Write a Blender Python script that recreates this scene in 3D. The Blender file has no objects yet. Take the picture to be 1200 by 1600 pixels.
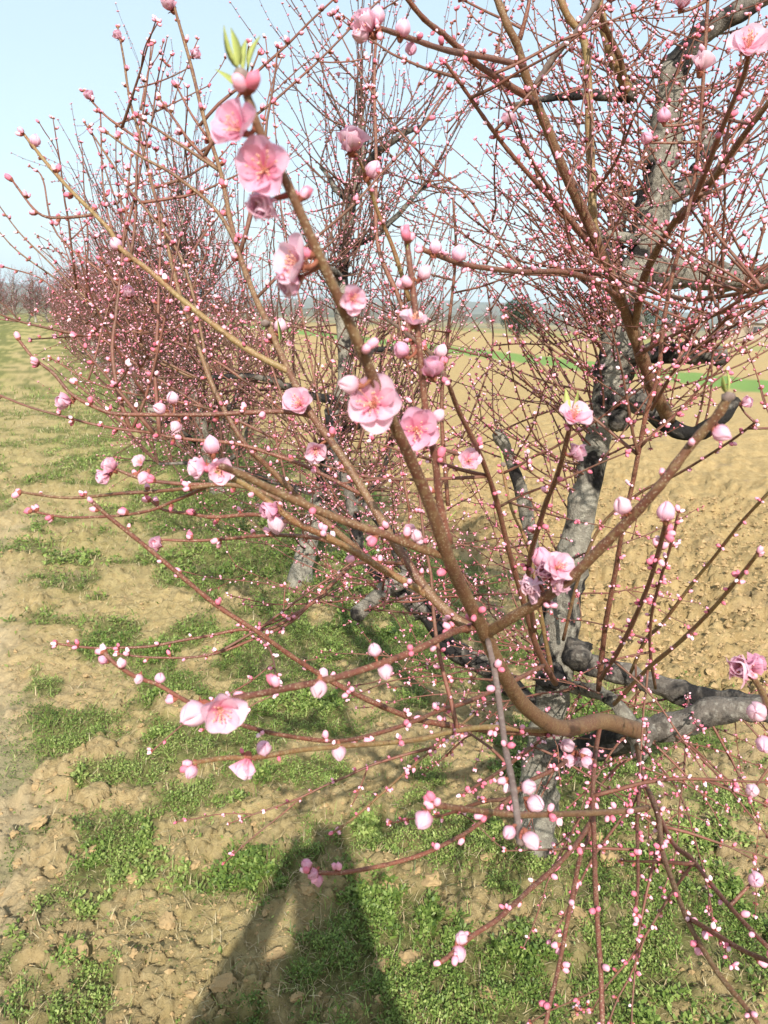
import bpy, math, random
import numpy as np
from mathutils import Vector, Matrix, Euler

R = math.radians
USE_HAZE = True
rng = np.random.default_rng(7)
random.seed(7)
sc = bpy.context.scene
col = sc.collection

# ------------------------------------------------------------------ camera
CAM_H = 1.55
PITCH, ROLL = 14.48, 2.0
FPX = 1200.0                                   # focal length in photo pixels (photo 1200 x 1600)
cd = bpy.data.cameras.new('camera')
cam = bpy.data.objects.new('camera', cd); col.objects.link(cam)
cd.sensor_fit = 'VERTICAL'; cd.sensor_height = 36.0
cd.lens = FPX / 1600.0 * 36.0
cd.clip_start = 0.02; cd.clip_end = 12000
CM = Matrix.Translation((0, 0, CAM_H)) @ Matrix.Rotation(R(90 - PITCH), 4, 'X') @ Matrix.Rotation(R(ROLL), 4, 'Z')
cam.matrix_world = CM
cd.dof.use_dof = True; cd.dof.focus_distance = 1.7; cd.dof.aperture_fstop = 11.0
sc.camera = cam
CMn = np.array(CM)

# ------------------------------------------------------------------ light
SUN_EL, SUN_AZ = 37.0, 176.0                    # azimuth clockwise from +Y (view direction)
world = bpy.data.worlds.new('World'); sc.world = world; world.use_nodes = True
wt = world.node_tree; wt.nodes.clear()
sky = wt.nodes.new('ShaderNodeTexSky'); sky.sky_type = 'NISHITA'; sky.sun_disc = False
sky.sun_elevation = R(SUN_EL); sky.sun_rotation = R(SUN_AZ)
sky.air_density = 1.1; sky.dust_density = 2.5; sky.ozone_density = 1.3
bg = wt.nodes.new('ShaderNodeBackground'); bg.inputs['Strength'].default_value = 0.13
wo = wt.nodes.new('ShaderNodeOutputWorld')
veil = wt.nodes.new('ShaderNodeMix'); veil.data_type = 'RGBA'
veil.inputs['Factor'].default_value = 0.6
veil.inputs['B'].default_value = (4.0, 4.95, 5.45, 1)          # even thin high cloud veil
wt.links.new(sky.outputs['Color'], veil.inputs['A'])
wt.links.new(veil.outputs['Result'], bg.inputs['Color'])
wt.links.new(bg.outputs['Background'], wo.inputs['Surface'])
sd = bpy.data.lights.new('sun', 'SUN'); sd.energy = 4.6; sd.angle = R(0.6); sd.color = (1.0, 0.95, 0.87)
sun = bpy.data.objects.new('sun', sd); col.objects.link(sun)
to_sun = Vector((math.sin(R(SUN_AZ)) * math.cos(R(SUN_EL)), math.cos(R(SUN_AZ)) * math.cos(R(SUN_EL)), math.sin(R(SUN_EL))))
sun.rotation_euler = to_sun.to_track_quat('Z', 'Y').to_euler()
sun.location = to_sun * 50
sc.view_settings.view_transform = 'Standard'; sc.view_settings.look = 'None'
sc.view_settings.exposure = 0.7; sc.view_settings.gamma = 1.0
sc.view_settings.use_curve_mapping = False
sc.cycles.max_bounces = 6; sc.cycles.transparent_max_bounces = 8
sc.cycles.volume_bounces = 1

# ------------------------------------------------------------------ helpers
def P(x, y, d):
    """photo pixel + distance along the view axis (m) -> world point"""
    c = np.array([(x - 600) / FPX * d, -(y - 800) / FPX * d, -d, 1.0])
    return (CMn @ c)[:3]

def on_ground(x, y, z=0.0):
    a = CMn[:3, 3]; b = P(x, y, 1.0) - a
    return a + b * ((z - a[2]) / b[2])

CINV = np.linalg.inv(CMn)
def to_px(w):
    w = np.atleast_2d(w)
    c = np.c_[w, np.ones(len(w))] @ CINV.T
    d = -c[:, 2]
    return np.c_[600 + c[:, 0] / d * FPX, 800 - c[:, 1] / d * FPX, d]

def hash2(ix, iy, seed):
    h = (ix.astype(np.int64) * 374761393 + iy.astype(np.int64) * 668265263 + seed * 1442695041) & 0x7fffffff
    h = (h ^ (h >> 13)) * 1274126177 & 0x7fffffff
    h = (h ^ (h >> 16)) * 2246822519 & 0x7fffffff
    return ((h ^ (h >> 15)) & 0xffffff) / float(0x1000000)

def vnoise(x, y, seed=0):
    ix, iy = np.floor(x), np.floor(y); fx, fy = x - ix, y - iy
    ux, uy = fx * fx * (3 - 2 * fx), fy * fy * (3 - 2 * fy)
    a, b = hash2(ix, iy, seed), hash2(ix + 1, iy, seed)
    c, d = hash2(ix, iy + 1, seed), hash2(ix + 1, iy + 1, seed)
    return (a * (1 - ux) + b * ux) * (1 - uy) + (c * (1 - ux) + d * ux) * uy

def fbm(x, y, seed=0, o=4):
    s, a, n = 0, 0.5, 0
    for k in range(o):
        s = s + a * vnoise(x * 2 ** k + k * 17.3, y * 2 ** k - k * 9.1, seed + k); n += a; a *= .5
    return s / n

def worley(x, y, seed=0):
    ix, iy = np.floor(x), np.floor(y); best = np.full(x.shape, 9.0); second = best.copy(); cell = np.zeros(x.shape)
    for dx in (-1, 0, 1):
        for dy in (-1, 0, 1):
            cx, cy = ix + dx, iy + dy
            d = np.hypot(cx + hash2(cx, cy, seed) - x, cy + hash2(cx, cy, seed + 5) - y)
            nb = d < best
            second = np.where(nb, best, np.minimum(second, d))
            cell = np.where(nb, hash2(cx, cy, seed + 9), cell); best = np.where(nb, d, best)
    return best, second, cell

def mk_mesh(name, V, groups, mats, smooth=True, attrs=None):
    """groups: list of (faces array (m,k), material index)"""
    me = bpy.data.meshes.new(name)
    V = np.asarray(V, dtype=np.float32)
    groups = [(np.asarray(f, dtype=np.int32), mi) for f, mi in groups if len(f)]
    nl = sum(f.size for f, _ in groups); nf = sum(len(f) for f, _ in groups)
    me.vertices.add(len(V)); me.vertices.foreach_set('co', V.ravel())
    me.loops.add(nl); me.polygons.add(nf)
    me.loops.foreach_set('vertex_index', np.concatenate([f.ravel() for f, _ in groups]))
    tot = np.concatenate([np.full(len(f), f.shape[1], dtype=np.int32) for f, _ in groups])
    st = np.concatenate([[0], np.cumsum(tot)[:-1]]).astype(np.int32)
    me.polygons.foreach_set('loop_start', st); me.polygons.foreach_set('loop_total', tot)
    for m in mats: me.materials.append(m)
    mi = np.concatenate([np.full(len(f), k, dtype=np.int32) if np.isscalar(k) else np.asarray(k, dtype=np.int32) for f, k in groups])
    me.polygons.foreach_set('material_index', mi)
    me.polygons.foreach_set('use_smooth', np.full(nf, smooth))
    if attrs:
        for an, av in attrs.items():
            at = me.attributes.new(an, 'FLOAT', 'POINT'); at.data.foreach_set('value', np.asarray(av, dtype=np.float32))
    me.update(calc_edges=True); me.validate()
    return me

def link(name, me, parent=None, loc=None, kind=None):
    o = bpy.data.objects.new(name, me); col.objects.link(o)
    if parent is not None: o.parent = parent
    if loc is not None: o.location = loc
    if kind: o['kind'] = kind
    return o

def tag(o, label, cat, group=None):
    o['label'] = label; o['category'] = cat
    if group: o['group'] = group
    return o

def empty(name, loc, rz=0.0):
    e = bpy.data.objects.new(name, None); col.objects.link(e)
    e.location = loc; e.rotation_euler = (0, 0, rz); e.empty_display_size = 0.2
    return e

def copy_tree(o, parent=None):
    c = o.copy(); col.objects.link(c); c.parent = parent
    for ch in list(o.children): copy_tree(ch, c)
    return c

class Buf:
    def __init__(s): s.V = []; s.G = {}; s.n = 0
    def add(s, V, F, mat=0):
        s.V.append(V)
        for f in F:
            f = np.asarray(f) + s.n
            s.G.setdefault((f.shape[1], mat), []).append(f)
        s.n += len(V)
    def mesh(s, name, mats, smooth=True, origin=None, attrs=None):
        V = np.concatenate(s.V)
        if origin is not None: V = V - np.asarray(origin)
        return mk_mesh(name, V, [(np.concatenate(f), k[1]) for k, f in s.G.items()], mats, smooth, attrs)

def catmull(pts, n=4):
    pts = np.asarray(pts, float)
    p = np.vstack([2 * pts[0] - pts[1], pts, 2 * pts[-1] - pts[-2]])
    out = []
    for i in range(1, len(p) - 2):
        t = np.linspace(0, 1, n, endpoint=False)[:, None]
        a, b, c, d = p[i - 1], p[i], p[i + 1], p[i + 2]
        out.append(0.5 * ((2 * b) + (c - a) * t + (2 * a - 5 * b + 4 * c - d) * t ** 2 + (3 * b - a - 3 * c + d) * t ** 3))
    out.append(pts[-1:])
    return np.vstack(out)

def unit(v): return v / (np.linalg.norm(v) + 1e-12)

def frames(pts):
    T = np.gradient(pts, axis=0); T /= np.linalg.norm(T, axis=1)[:, None] + 1e-12
    a = np.array([0, 0, 1.0]) if abs(T[0][2]) < .9 else np.array([1.0, 0, 0])
    N = np.zeros_like(T); N[0] = unit(np.cross(T[0], a))
    for i in range(1, len(T)):
        n = N[i - 1] - T[i] * np.dot(N[i - 1], T[i]); N[i] = unit(n)
    return T, N, np.cross(T, N)

def tube(pts, rad, k=6, knob=0.0, seed=0, cap=True):
    pts = np.asarray(pts, float); rad = np.asarray(rad, float)
    T, N, B = frames(pts); n = len(pts)
    a = np.arange(k) * 2 * math.pi / k
    rr = rad[:, None] * np.ones((1, k))
    if knob:
        s = np.r_[0, np.cumsum(np.linalg.norm(np.diff(pts, axis=0), axis=1))]
        q = vnoise(s[:, None] * 16 + 3.1, (np.cos(a) * 1.1 + 2 + seed)[None, :] + s[:, None] * 2, seed) \
            + .8 * vnoise(s[:, None] * 42, (np.sin(a) * 2.2 + 5 + seed)[None, :], seed + 3)
        rr = rr * (1 + knob * (q - .9))
    V = pts[:, None, :] + rr[:, :, None] * (np.cos(a)[None, :, None] * N[:, None, :] + np.sin(a)[None, :, None] * B[:, None, :])
    V = V.reshape(-1, 3)
    i = np.arange(n - 1)[:, None] * k; j = np.arange(k)[None, :]; j2 = (j + 1) % k
    F = np.stack([i + j, i + j2, i + k + j2, i + k + j], -1).reshape(-1, 4)
    F = [F]
    if cap:
        V = np.vstack([V, pts[:1] - T[:1] * rad[0] * .3, pts[-1:] + T[-1:] * rad[-1] * .7])
        c0, c1 = n * k, n * k + 1; jj = np.arange(k); jn = (jj + 1) % k
        F.append(np.stack([np.full(k, c0), jn, jj], -1)); F.append(np.stack([np.full(k, c1), (n - 1) * k + jj, (n - 1) * k + jn], -1))
    return V, F

def lathe(prof, k):
    """prof: list of (r,z); returns V,F (quads)"""
    prof = np.array(prof, float); a = np.arange(k) * 2 * math.pi / k; n = len(prof)
    V = np.stack([prof[:, :1] * np.cos(a), prof[:, :1] * np.sin(a), np.repeat(prof[:, 1:], k, 1)], -1).reshape(-1, 3)
    i = np.arange(n - 1)[:, None] * k; j = np.arange(k)[None, :]; j2 = (j + 1) % k
    return V, np.stack([i + j, i + j2, i + k + j2, i + k + j], -1).reshape(-1, 4)

def basis(z, roll=0.0):
    z = unit(np.asarray(z, float)); a = np.array([0, 0, 1.0]) if abs(z[2]) < .9 else np.array([1.0, 0, 0])
    x = unit(np.cross(a, z)); y = np.cross(z, x)
    x, y = x * math.cos(roll) + y * math.sin(roll), y * math.cos(roll) - x * math.sin(roll)
    return np.stack([x, y, z], 1)

def mat4(M3, loc, s=1.0):
    m = np.eye(4); m[:3, :3] = M3 * s; m[:3, 3] = loc
    return Matrix(m.tolist())

# ------------------------------------------------------------------ materials
def new_mat(name):
    m = bpy.data.materials.new(name); m.use_nodes = True
    nt = m.node_tree; b = nt.nodes['Principled BSDF']
    b.inputs['Specular IOR Level'].default_value = 0.25
    return m, nt, b

def nd(nt, typ, **kw):
    n = nt.nodes.new(typ)
    for k, v in kw.items():
        if k in n.inputs: n.inputs[k].default_value = v
        else: setattr(n, k, v)
    return n

def noise(nt, coord, scale, detail=4, rough=.6, dist=0.0):
    n = nd(nt, 'ShaderNodeTexNoise', Scale=scale, Detail=detail, Roughness=rough, Distortion=dist)
    nt.links.new(coord, n.inputs['Vector']); return n.outputs['Fac']

def ramp(nt, fac, stops):
    r = nt.nodes.new('ShaderNodeValToRGB'); e = r.color_ramp.elements
    while len(e) < len(stops): e.new(0.5)
    for i, (p, c) in enumerate(stops):
        e[i].position = p; e[i].color = (c, c, c, 1) if np.isscalar(c) else (*c, 1)
    nt.links.new(fac, r.inputs['Fac']); return r.outputs['Color']

def mix(nt, fac, a, b, blend='MIX'):
    n = nt.nodes.new('ShaderNodeMix'); n.data_type = 'RGBA'; n.blend_type = blend
    for key, v in (('Factor', fac), ('A', a), ('B', b)):
        if isinstance(v, bpy.types.NodeSocket): nt.links.new(v, n.inputs[key])
        elif key == 'Factor': n.inputs[key].default_value = v
        else: n.inputs[key].default_value = (*v, 1)
    return n.outputs['Result']

def bump(nt, b, h, strength, dist):
    n = nd(nt, 'ShaderNodeBump', Strength=strength, Distance=dist)
    nt.links.new(h, n.inputs['Height']); nt.links.new(n.outputs['Normal'], b.inputs['Normal'])

def attr(nt, name):
    a = nt.nodes.new('ShaderNodeAttribute'); a.attribute_name = name; return a.outputs['Fac']

def coords(nt): return nt.nodes.new('ShaderNodeTexCoord').outputs['Object']

def bark(name, c1, c2, c3, s1, s2, spec=.2, rough=.75, dark=None, bs=.5, bd=.004, dthr=(.52, .6), lent=False):
    m, nt, b = new_mat(name); co = coords(nt)
    x = mix(nt, ramp(nt, noise(nt, co, s1, 5), [(.38, 0), (.62, 1)]), c1, c2)
    x = mix(nt, ramp(nt, noise(nt, co, s2, 5, .7), [(.5, 0), (.68, 1)]), x, c3)
    if dark: x = mix(nt, ramp(nt, noise(nt, co, 7.0, 5, .62, .6), [(dthr[0], 0), (dthr[1], 1)]), x, dark)
    if lent:                                               # pale lenticels and dark scars on the young wood
        vo = nd(nt, 'ShaderNodeTexVoronoi', Scale=330.0); nt.links.new(co, vo.inputs['Vector'])
        x = mix(nt, ramp(nt, vo.outputs['Distance'], [(.16, .75), (.30, 0)]), x, (.42, .33, .22))
        x = mix(nt, ramp(nt, noise(nt, co, 42, 6, .75, .5), [(.56, 0), (.66, .8)]), x, tuple(v * .42 for v in c2))
    nt.links.new(x, b.inputs['Base Color']); b.inputs['Roughness'].default_value = rough
    b.inputs['Specular IOR Level'].default_value = spec
    bump(nt, b, noise(nt, co, s2 * 1.6, 6, .7), bs, bd)
    return m

M = {}
M['bark_old'] = bark('bark_old', (.33, .30, .24), (.19, .165, .13), (.43, .40, .32), 14, 60, dark=(.026, .022, .02), bs=1.0, bd=.018, dthr=(.52, .60))
M['bark_dark'] = bark('bark_dark', (.17, .145, .12), (.10, .085, .07), (.30, .275, .23), 14, 60, dark=(.022, .02, .019), bs=.9, bd=.012, dthr=(.45, .55))
M['bark_brown'] = bark('bark_brown', (.175, .095, .045), (.125, .048, .03), (.22, .15, .075), 9, 130, spec=.35, rough=.5, bs=.7, bd=.0015, lent=True)
M['bark_red'] = bark('bark_red', (.19, .066, .042), (.125, .046, .032), (.21, .115, .065), 9, 150, spec=.35, rough=.5, bs=.7, bd=.0012, lent=True)
M['bark_olive'] = bark('bark_olive', (.23, .155, .06), (.20, .09, .042), (.29, .22, .1), 11, 140, spec=.35, rough=.5, bs=.7, bd=.0012, lent=True)
M['bark_grey'] = bark('bark_grey', (.20, .145, .125), (.15, .105, .09), (.26, .21, .18), 20, 150, bs=.35, bd=.001)
M['twig'] = bark('twig_bark', (.185, .068, .047), (.13, .062, .042), (.21, .125, .08), 12, 160, spec=.3, rough=.55, bs=.2, bd=.001)
M['twig_far'] = bark('twig_bark_far', (.135, .06, .044), (.10, .055, .04), (.165, .10, .068), 5, 40, bs=0, bd=.001)

def petal_mat(name, deep, pale, tip):
    m, nt, b = new_mat(name)
    v = attr(nt, 'along'); co = coords(nt)
    x = mix(nt, ramp(nt, v, [(.0, 0), (.42, .85), (.8, 1)]), deep, pale)
    x = mix(nt, ramp(nt, noise(nt, co, 1.7, 4, .6), [(.4, 0), (.75, 1)]), x, tip)
    nt.links.new(x, b.inputs['Base Color']); b.inputs['Roughness'].default_value = .55
    tr = nd(nt, 'ShaderNodeBsdfTranslucent'); nt.links.new(x, tr.inputs['Color'])
    ms = nd(nt, 'ShaderNodeMixShader', Fac=.42); out = nt.nodes['Material Output']
    nt.links.new(b.outputs[0], ms.inputs[1]); nt.links.new(tr.outputs[0], ms.inputs[2]); nt.links.new(ms.outputs[0], out.inputs['Surface'])
    return m
M['petal'] = petal_mat('petal', (.66, .15, .25), (.83, .50, .62), (.86, .66, .74))
M['petal_pink'] = petal_mat('petal_pink', (.60, .11, .21), (.79, .40, .54), (.84, .56, .67))
M['petal_white'] = petal_mat('petal_white', (.68, .24, .33), (.82, .55, .64), (.85, .66, .72))

def plain(name, c, rough=.7, var=.0, c2=None, s=30, spec=.2, attr_mix=None):
    m, nt, b = new_mat(name)
    b.inputs['Base Color'].default_value = (*c, 1); b.inputs['Roughness'].default_value = rough
    b.inputs['Specular IOR Level'].default_value = spec
    if c2:
        x = mix(nt, ramp(nt, noise(nt, coords(nt), s, 4), [(.35, 0), (.65, 1)]), c, c2)
        nt.links.new(x, b.inputs['Base Color'])
    return m
M['calyx'] = plain('calyx', (.30, .075, .06), c2=(.22, .10, .05), s=90)
M['bud_pink'] = plain('bud_pink', (.70, .26, .36), .5, c2=(.78, .42, .50), s=70)
M['bud_deep'] = plain('bud_deep', (.54, .11, .17), .5, c2=(.68, .22, .30), s=70)
M['bud_pale'] = plain('bud_pale', (.80, .48, .56), .5, c2=(.83, .60, .66), s=70)
M['stamen'] = plain('stamen', (.74, .32, .30), c2=(.80, .50, .28), s=200)
M['young_leaf'] = plain('young_leaf', (.22, .32, .07), .5, c2=(.40, .36, .13), s=60)
M['bud_scale'] = plain('bud_scale', (.20, .13, .08), c2=(.34, .28, .14), s=120)

def leaf_mat(name, c1, c2, c3):
    m, nt, b = new_mat(name)
    t = attr(nt, 'tone')
    x = ramp(nt, t, [(0, c1), (.5, c2), (1, c3)])
    nt.links.new(x, b.inputs['Base Color']); b.inputs['Roughness'].default_value = .5
    b.inputs['Specular IOR Level'].default_value = .35
    tr = nd(nt, 'ShaderNodeBsdfTranslucent'); nt.links.new(x, tr.inputs['Color'])
    ms = nd(nt, 'ShaderNodeMixShader', Fac=.25); out = nt.nodes['Material Output']
    nt.links.new(b.outputs[0], ms.inputs[1]); nt.links.new(tr.outputs[0], ms.inputs[2]); nt.links.new(ms.outputs[0], out.inputs['Surface'])
    return m
M['weed'] = leaf_mat('weed_leaf', (.07, .12, .022), (.16, .235, .045), (.34, .40, .12))
M['straw'] = leaf_mat('dry_straw', (.22, .16, .08), (.42, .33, .17), (.55, .47, .29))
M['evergreen'] = leaf_mat('evergreen_leaf', (.03, .05, .03), (.045, .07, .035), (.07, .09, .045))

# ------------------------------------------------------------------ ground zones (s = distance right of the camera across the row, t = along the row)
ROW_A = R(23.7)
U = np.array([-math.sin(ROW_A), math.cos(ROW_A)]); Nn = np.array([math.cos(ROW_A), math.sin(ROW_A)])
def sstep(a, b, x):
    t = np.clip((x - a) / (b - a), 0, 1); return t * t * (3 - 2 * t)

def zones(x, y):
    s = x * Nn[0] + y * Nn[1]; t = x * U[0] + y * U[1]
    w = fbm(x * .9, y * .9, 3, 3) - .5
    se = s + w * 1.2
    patch = fbm(x * 2.1, y * 2.1, 11, 4) * .45 + fbm(x * 6.5, y * 6.5, 23, 4) * .55
    # chance of low green weeds
    bias = np.interp(se, [-6, -1.2, -.8, -.25, .0, .35, .8, 1.75, 2.2, 2.9], [.05, .03, -.08, -.07, -.02, .0, .085, .115, .0, -.30])
    cover = sstep(.46, .60, patch + bias + .05 * sstep(2.6, 5, np.hypot(x, y)))
    # dry grass in the alley
    dry = np.interp(se, [-8, -1.0, -.6, -.2, .1, .6, 2.0, 2.6], [.8, .75, .4, .4, .7, .6, .45, .06]) * (.55 + .9 * fbm(x * 1.7, y * 1.7, 41, 4))
    far = sstep(3.2, 8.0, np.hypot(x, y))
    dry = np.clip(dry * (.45 + .55 * far), 0, 1)
    path = (1 - sstep(.12, .34, np.abs(s + w * .5 + .52))) * (1 - sstep(4.5, 7, t)) * (.5 + .8 * fbm(x * 4, y * 4, 33, 3))
    field = sstep(2.1, 2.7, se)
    strip = sstep(15.6, 16.0, s) * (1 - sstep(19.3, 19.8, s))
    strip = np.maximum(strip, sstep(42, 43, s) * (1 - sstep(52, 54, s)) * .5)
    return s, t, cover * (1 - field * .96), dry * (1 - field), path, field, strip

def height(x, y, detail=True):
    s, t, cover, dry, path, field, strip = zones(x, y)
    r = np.hypot(x, y)
    z = .05 * (fbm(x * .5, y * .5, 61, 3) - .5) * sstep(.5, 3, r)
    z = z - .03 * path
    z = z + .05 * np.exp(-((s - 1.2) / .6) ** 2) * 1.0
    # tilled ridges on the field
    z = z + field * .014 * np.sin(s * 2 * math.pi / .62 + 2.5 * fbm(x * .7, y * .7, 71, 3)) * (1 - sstep(25, 60, r))
    if detail:
        f1, f2, c = worley(x * 13, y * 13, 81)
        g1, g2, d = worley(x * 30, y * 30, 91)
        soil = (1 - .6 * cover)
        m = sstep(.35, .65, fbm(x * 3, y * 3, 101, 3))
        near = (1 - sstep(7, 13, r)) * (1 + .5 * field)
        z = z + near * soil * (.055 * m * (c - .2) * sstep(.0, .12, f2 - f1) + .027 * (d - .3) * sstep(0, .12, g2 - g1) + .034 * (fbm(x * 9, y * 9, 111, 5) - .5) + .016 * (fbm(x * 45, y * 45, 113, 3) - .5))
        h1, h2, e = worley(x * 5.5, y * 5.5, 121)
        z = z + (1 - sstep(14, 24, r)) * field * (.05 * (e - .4) * sstep(0, .2, h2 - h1) + .06 * (fbm(x * 5, y * 5, 141, 5) - .5))
    # gentle land far off: falls away behind the field
    z = z - 5.0 * sstep(90, 400, r)
    return z

ang_f = np.radians(np.arange(-44, 44.01, .19)); ang_c = np.radians(np.arange(47, 314, 3.0))
ang = np.r_[ang_f, ang_c]
rad = [0.3]
while rad[-1] < 1.15: rad.append(rad[-1] * 1.016)
while rad[-1] < 4.2: rad.append(rad[-1] * 1.0042)
while rad[-1] < 14: rad.append(rad[-1] * 1.0095)
while rad[-1] < 5200: rad.append(rad[-1] * 1.035)
rad = np.array(rad)
AA, RR = np.meshgrid(ang, rad)
GX, GY = RR * np.sin(AA), RR * np.cos(AA)
GZ = height(GX, GY)
s_, t_, cov_, dry_, path_, field_, strip_ = zones(GX, GY)
na, nr = len(ang), len(rad)
i = np.arange(nr - 1)[:, None] * na; j = np.arange(na)[None, :]; j2 = (j + 1) % na
F = np.stack([i + j, i + na + j, i + na + j2, i + j2], -1).reshape(-1, 4)
V = np.stack([GX, GY, GZ], -1).reshape(-1, 3)
V = np.vstack([V, [[0, 0, 0]]]); jj = np.arange(na)
Fc = np.stack([np.full(na, len(V) - 1), jj, (jj + 1) % na], -1)
z0 = np.zeros(1)
def soil_mat():
    m, nt, b = new_mat('orchard_soil'); co = coords(nt)
    n1 = noise(nt, co, 1.3, 6, .65); n2 = noise(nt, co, 22, 6, .7); n3 = noise(nt, co, 5, 5, .6)
    soil = mix(nt, ramp(nt, n2, [(.3, 0), (.7, 1)]), (.37, .255, .125), (.55, .41, .235))
    soil = mix(nt, ramp(nt, n3, [(.5, 0), (.75, 1)]), soil, (.36, .265, .16))
    tilled = mix(nt, ramp(nt, n2, [(.3, 0), (.7, 1)]), (.31, .21, .09), (.48, .355, .175))
    x = mix(nt, attr(nt, 'field'), soil, tilled)
    grass_dry = mix(nt, ramp(nt, noise(nt, co, 38, 6, .75), [(.3, 0), (.7, 1)]), (.20, .19, .055), (.43, .39, .14))
    x = mix(nt, attr(nt, 'dry'), x, grass_dry)
    green = mix(nt, ramp(nt, noise(nt, co, 30, 6, .75), [(.35, 0), (.65, 1)]), (.055, .07, .02), (.17, .19, .06))  # base under the weeds, darkened to paint in the shaded gaps between leaves
    gm = nd(nt, 'ShaderNodeMath', operation='MULTIPLY'); nt.links.new(attr(nt, 'cover'), gm.inputs[0]); gm.inputs[1].default_value = .8
    x = mix(nt, gm.outputs[0], x, green)
    x = mix(nt, ramp(nt, noise(nt, co, 3.1, 6, .7, .4), [(.56, 0), (.70, .45)]), x, (.25, .19, .135))
    x = mix(nt, ramp(nt, noise(nt, co, 95, 5, .8), [(.58, 0), (.66, .6)]), x, (.17, .115, .058))
    x = mix(nt, ramp(nt, noise(nt, co, 120, 5, .8, 1.5), [(.60, 0), (.68, .7)]), x, (.50, .42, .27))
    x = mix(nt, attr(nt, 'path'), x, (.53, .43, .28))
    x = mix(nt, attr(nt, 'strip'), x, (.17, .26, .075))
    x = mix(nt, attr(nt, 'far'), x, (.19, .17, .09))
    nt.links.new(x, b.inputs['Base Color']); b.inputs['Roughness'].default_value = .95
    b.inputs['Specular IOR Level'].default_value = .05
    bump(nt, b, noise(nt, co, 60, 9, .8), 1.0, .014)
    return m
M['soil'] = soil_mat()
pa = lambda a: np.r_[a.ravel(), z0]
rr_ = np.hypot(GX, GY)
far_ = sstep(70, 130, rr_) * np.clip(.3 + fbm(GX * .006, GY * .012, 131, 4), 0, 1)
ground = link('ground', mk_mesh('ground', V, [(F, 0), (Fc, 0)], [M['soil']], True,
              dict(cover=pa(cov_), dry=pa(dry_), path=pa(path_ * .6), field=pa(field_), strip=pa(strip_), far=pa(far_))), kind='structure')

# scatter points in the view wedge, density falling with distance
def scatter(n, r0, r1, p=1.0, a=38):
    u = rng.random(n)
    r = r0 * (r1 / r0) ** u if p == 0 else (r0 ** p + u * (r1 ** p - r0 ** p)) ** (1 / p)
    an = np.radians(rng.uniform(-a, a, n))
    return r * np.sin(an), r * np.cos(an), r

def leaf_cloud(C, size, N0, flat=.6, asp=.55):
    """one folded leaf (2 tris) per point; C centres, size per leaf, N0 base normals"""
    n = len(C)
    az = rng.uniform(0, 2 * np.pi, n); tilt = rng.normal(0, flat, n)
    d = np.stack([np.cos(az) * np.cos(tilt), np.sin(az) * np.cos(tilt), np.abs(np.sin(tilt))], -1)
    side = np.stack([-np.sin(az), np.cos(az), rng.normal(0, .45, n)], -1)
    side /= np.linalg.norm(side, axis=1)[:, None]
    L = size[:, None]
    V = np.stack([C, C + d * L * .55 + side * L * asp * .5, C + d * L, C + d * L * .55 - side * L * asp * .5], 1).reshape(-1, 3)
    b = np.arange(n)[:, None] * 4
    return V, np.concatenate([b + [[0, 1, 2]], b + [[0, 2, 3]]])

# green low weeds: one mass of tiny leaves
def weeds():
    Cs, Ss, Ts = [], [], []
    for n, r0, r1, p, sz, hh in ((520000, 1.05, 3.6, 1.0, .0085, .028), (260000, 3.4, 9.5, .8, .017, .04)):
        x, y, r = scatter(n, r0, r1, p)
        s, t, cov, dry, path, field, strip = zones(x, y)
        clump = fbm(x * 24, y * 24, 151, 2)
        k = rng.random(n) < np.maximum(cov ** 1.2 * sstep(.34, .58, clump) * .95, .035 * (1 - field) * sstep(.4, .7, clump)) * (1 - path)
        x, y, cov, clump, r = x[k], y[k], cov[k], clump[k], r[k]
        z = height(x, y) + rng.random(len(x)) * hh * (.15 + cov) * (.3 + clump)
        Cs.append(np.stack([x, y, z], -1)); Ss.append(sz * rng.uniform(.5, 1.3, len(x)) * np.where(fbm(x * 5, y * 5, 191, 2) > .58, 1.7, 1))
        Ts.append(np.clip(rng.normal(.5, .24, len(x)) + (fbm(x * 3, y * 3, 161, 2) - .5) * .9, 0, 1))
    C, S, T = np.concatenate(Cs), np.concatenate(Ss), np.concatenate(Ts)
    V, F = leaf_cloud(C, S, None)
    return link('ground_weeds', mk_mesh('ground_weeds', V, [(F, 0)], [M['weed']], False, dict(tone=np.repeat(T, 4))), kind='stuff')
gw = weeds(); tag(gw, 'low green weeds spreading in patches over the orchard soil', 'weeds')

def blades(name, n, r0, r1, p, fn, hgt, mat, wid, lay, label, cat):
    x, y, r = scatter(n, r0, r1, p)
    k = rng.random(n) < fn(*zones(x, y)); x, y, r = x[k], y[k], r[k]; n = len(x)
    z = height(x, y); az = rng.uniform(0, 2 * np.pi, n); el = np.abs(rng.normal(lay, .35, n))
    L = hgt * rng.uniform(.4, 1.4, n) * np.interp(r, [1, 4, 15], [1, 1.4, 2.2]); w = wid * np.interp(r, [1, 3, 15], [1, 1.8, 6]) * rng.uniform(.7, 1.4, n)
    C = np.stack([x, y, z], -1); d = np.stack([np.cos(az) * np.cos(el), np.sin(az) * np.cos(el), np.sin(el)], -1)
    sd_ = np.stack([-np.sin(az), np.cos(az), 0 * az], -1) * w[:, None]
    bend = np.array([0, 0, -1]) * (L * .18)[:, None]
    mid = C + d * (L * .55)[:, None]; tip = C + d * L[:, None] + bend
    V = np.stack([C - sd_, C + sd_, mid + sd_ * .7, mid - sd_ * .7, tip], 1).reshape(-1, 3)
    b = np.arange(n)[:, None] * 5
    T = np.clip(rng.normal(.5, .25, n), 0, 1)
    o = link(name, mk_mesh(name, V, [(b + [[0, 1, 2, 3]], 0), (b + [[3, 2, 4]], 0)], [mat], False, dict(tone=np.repeat(T, 5))), kind='stuff')
    return tag(o, label, cat)
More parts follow.
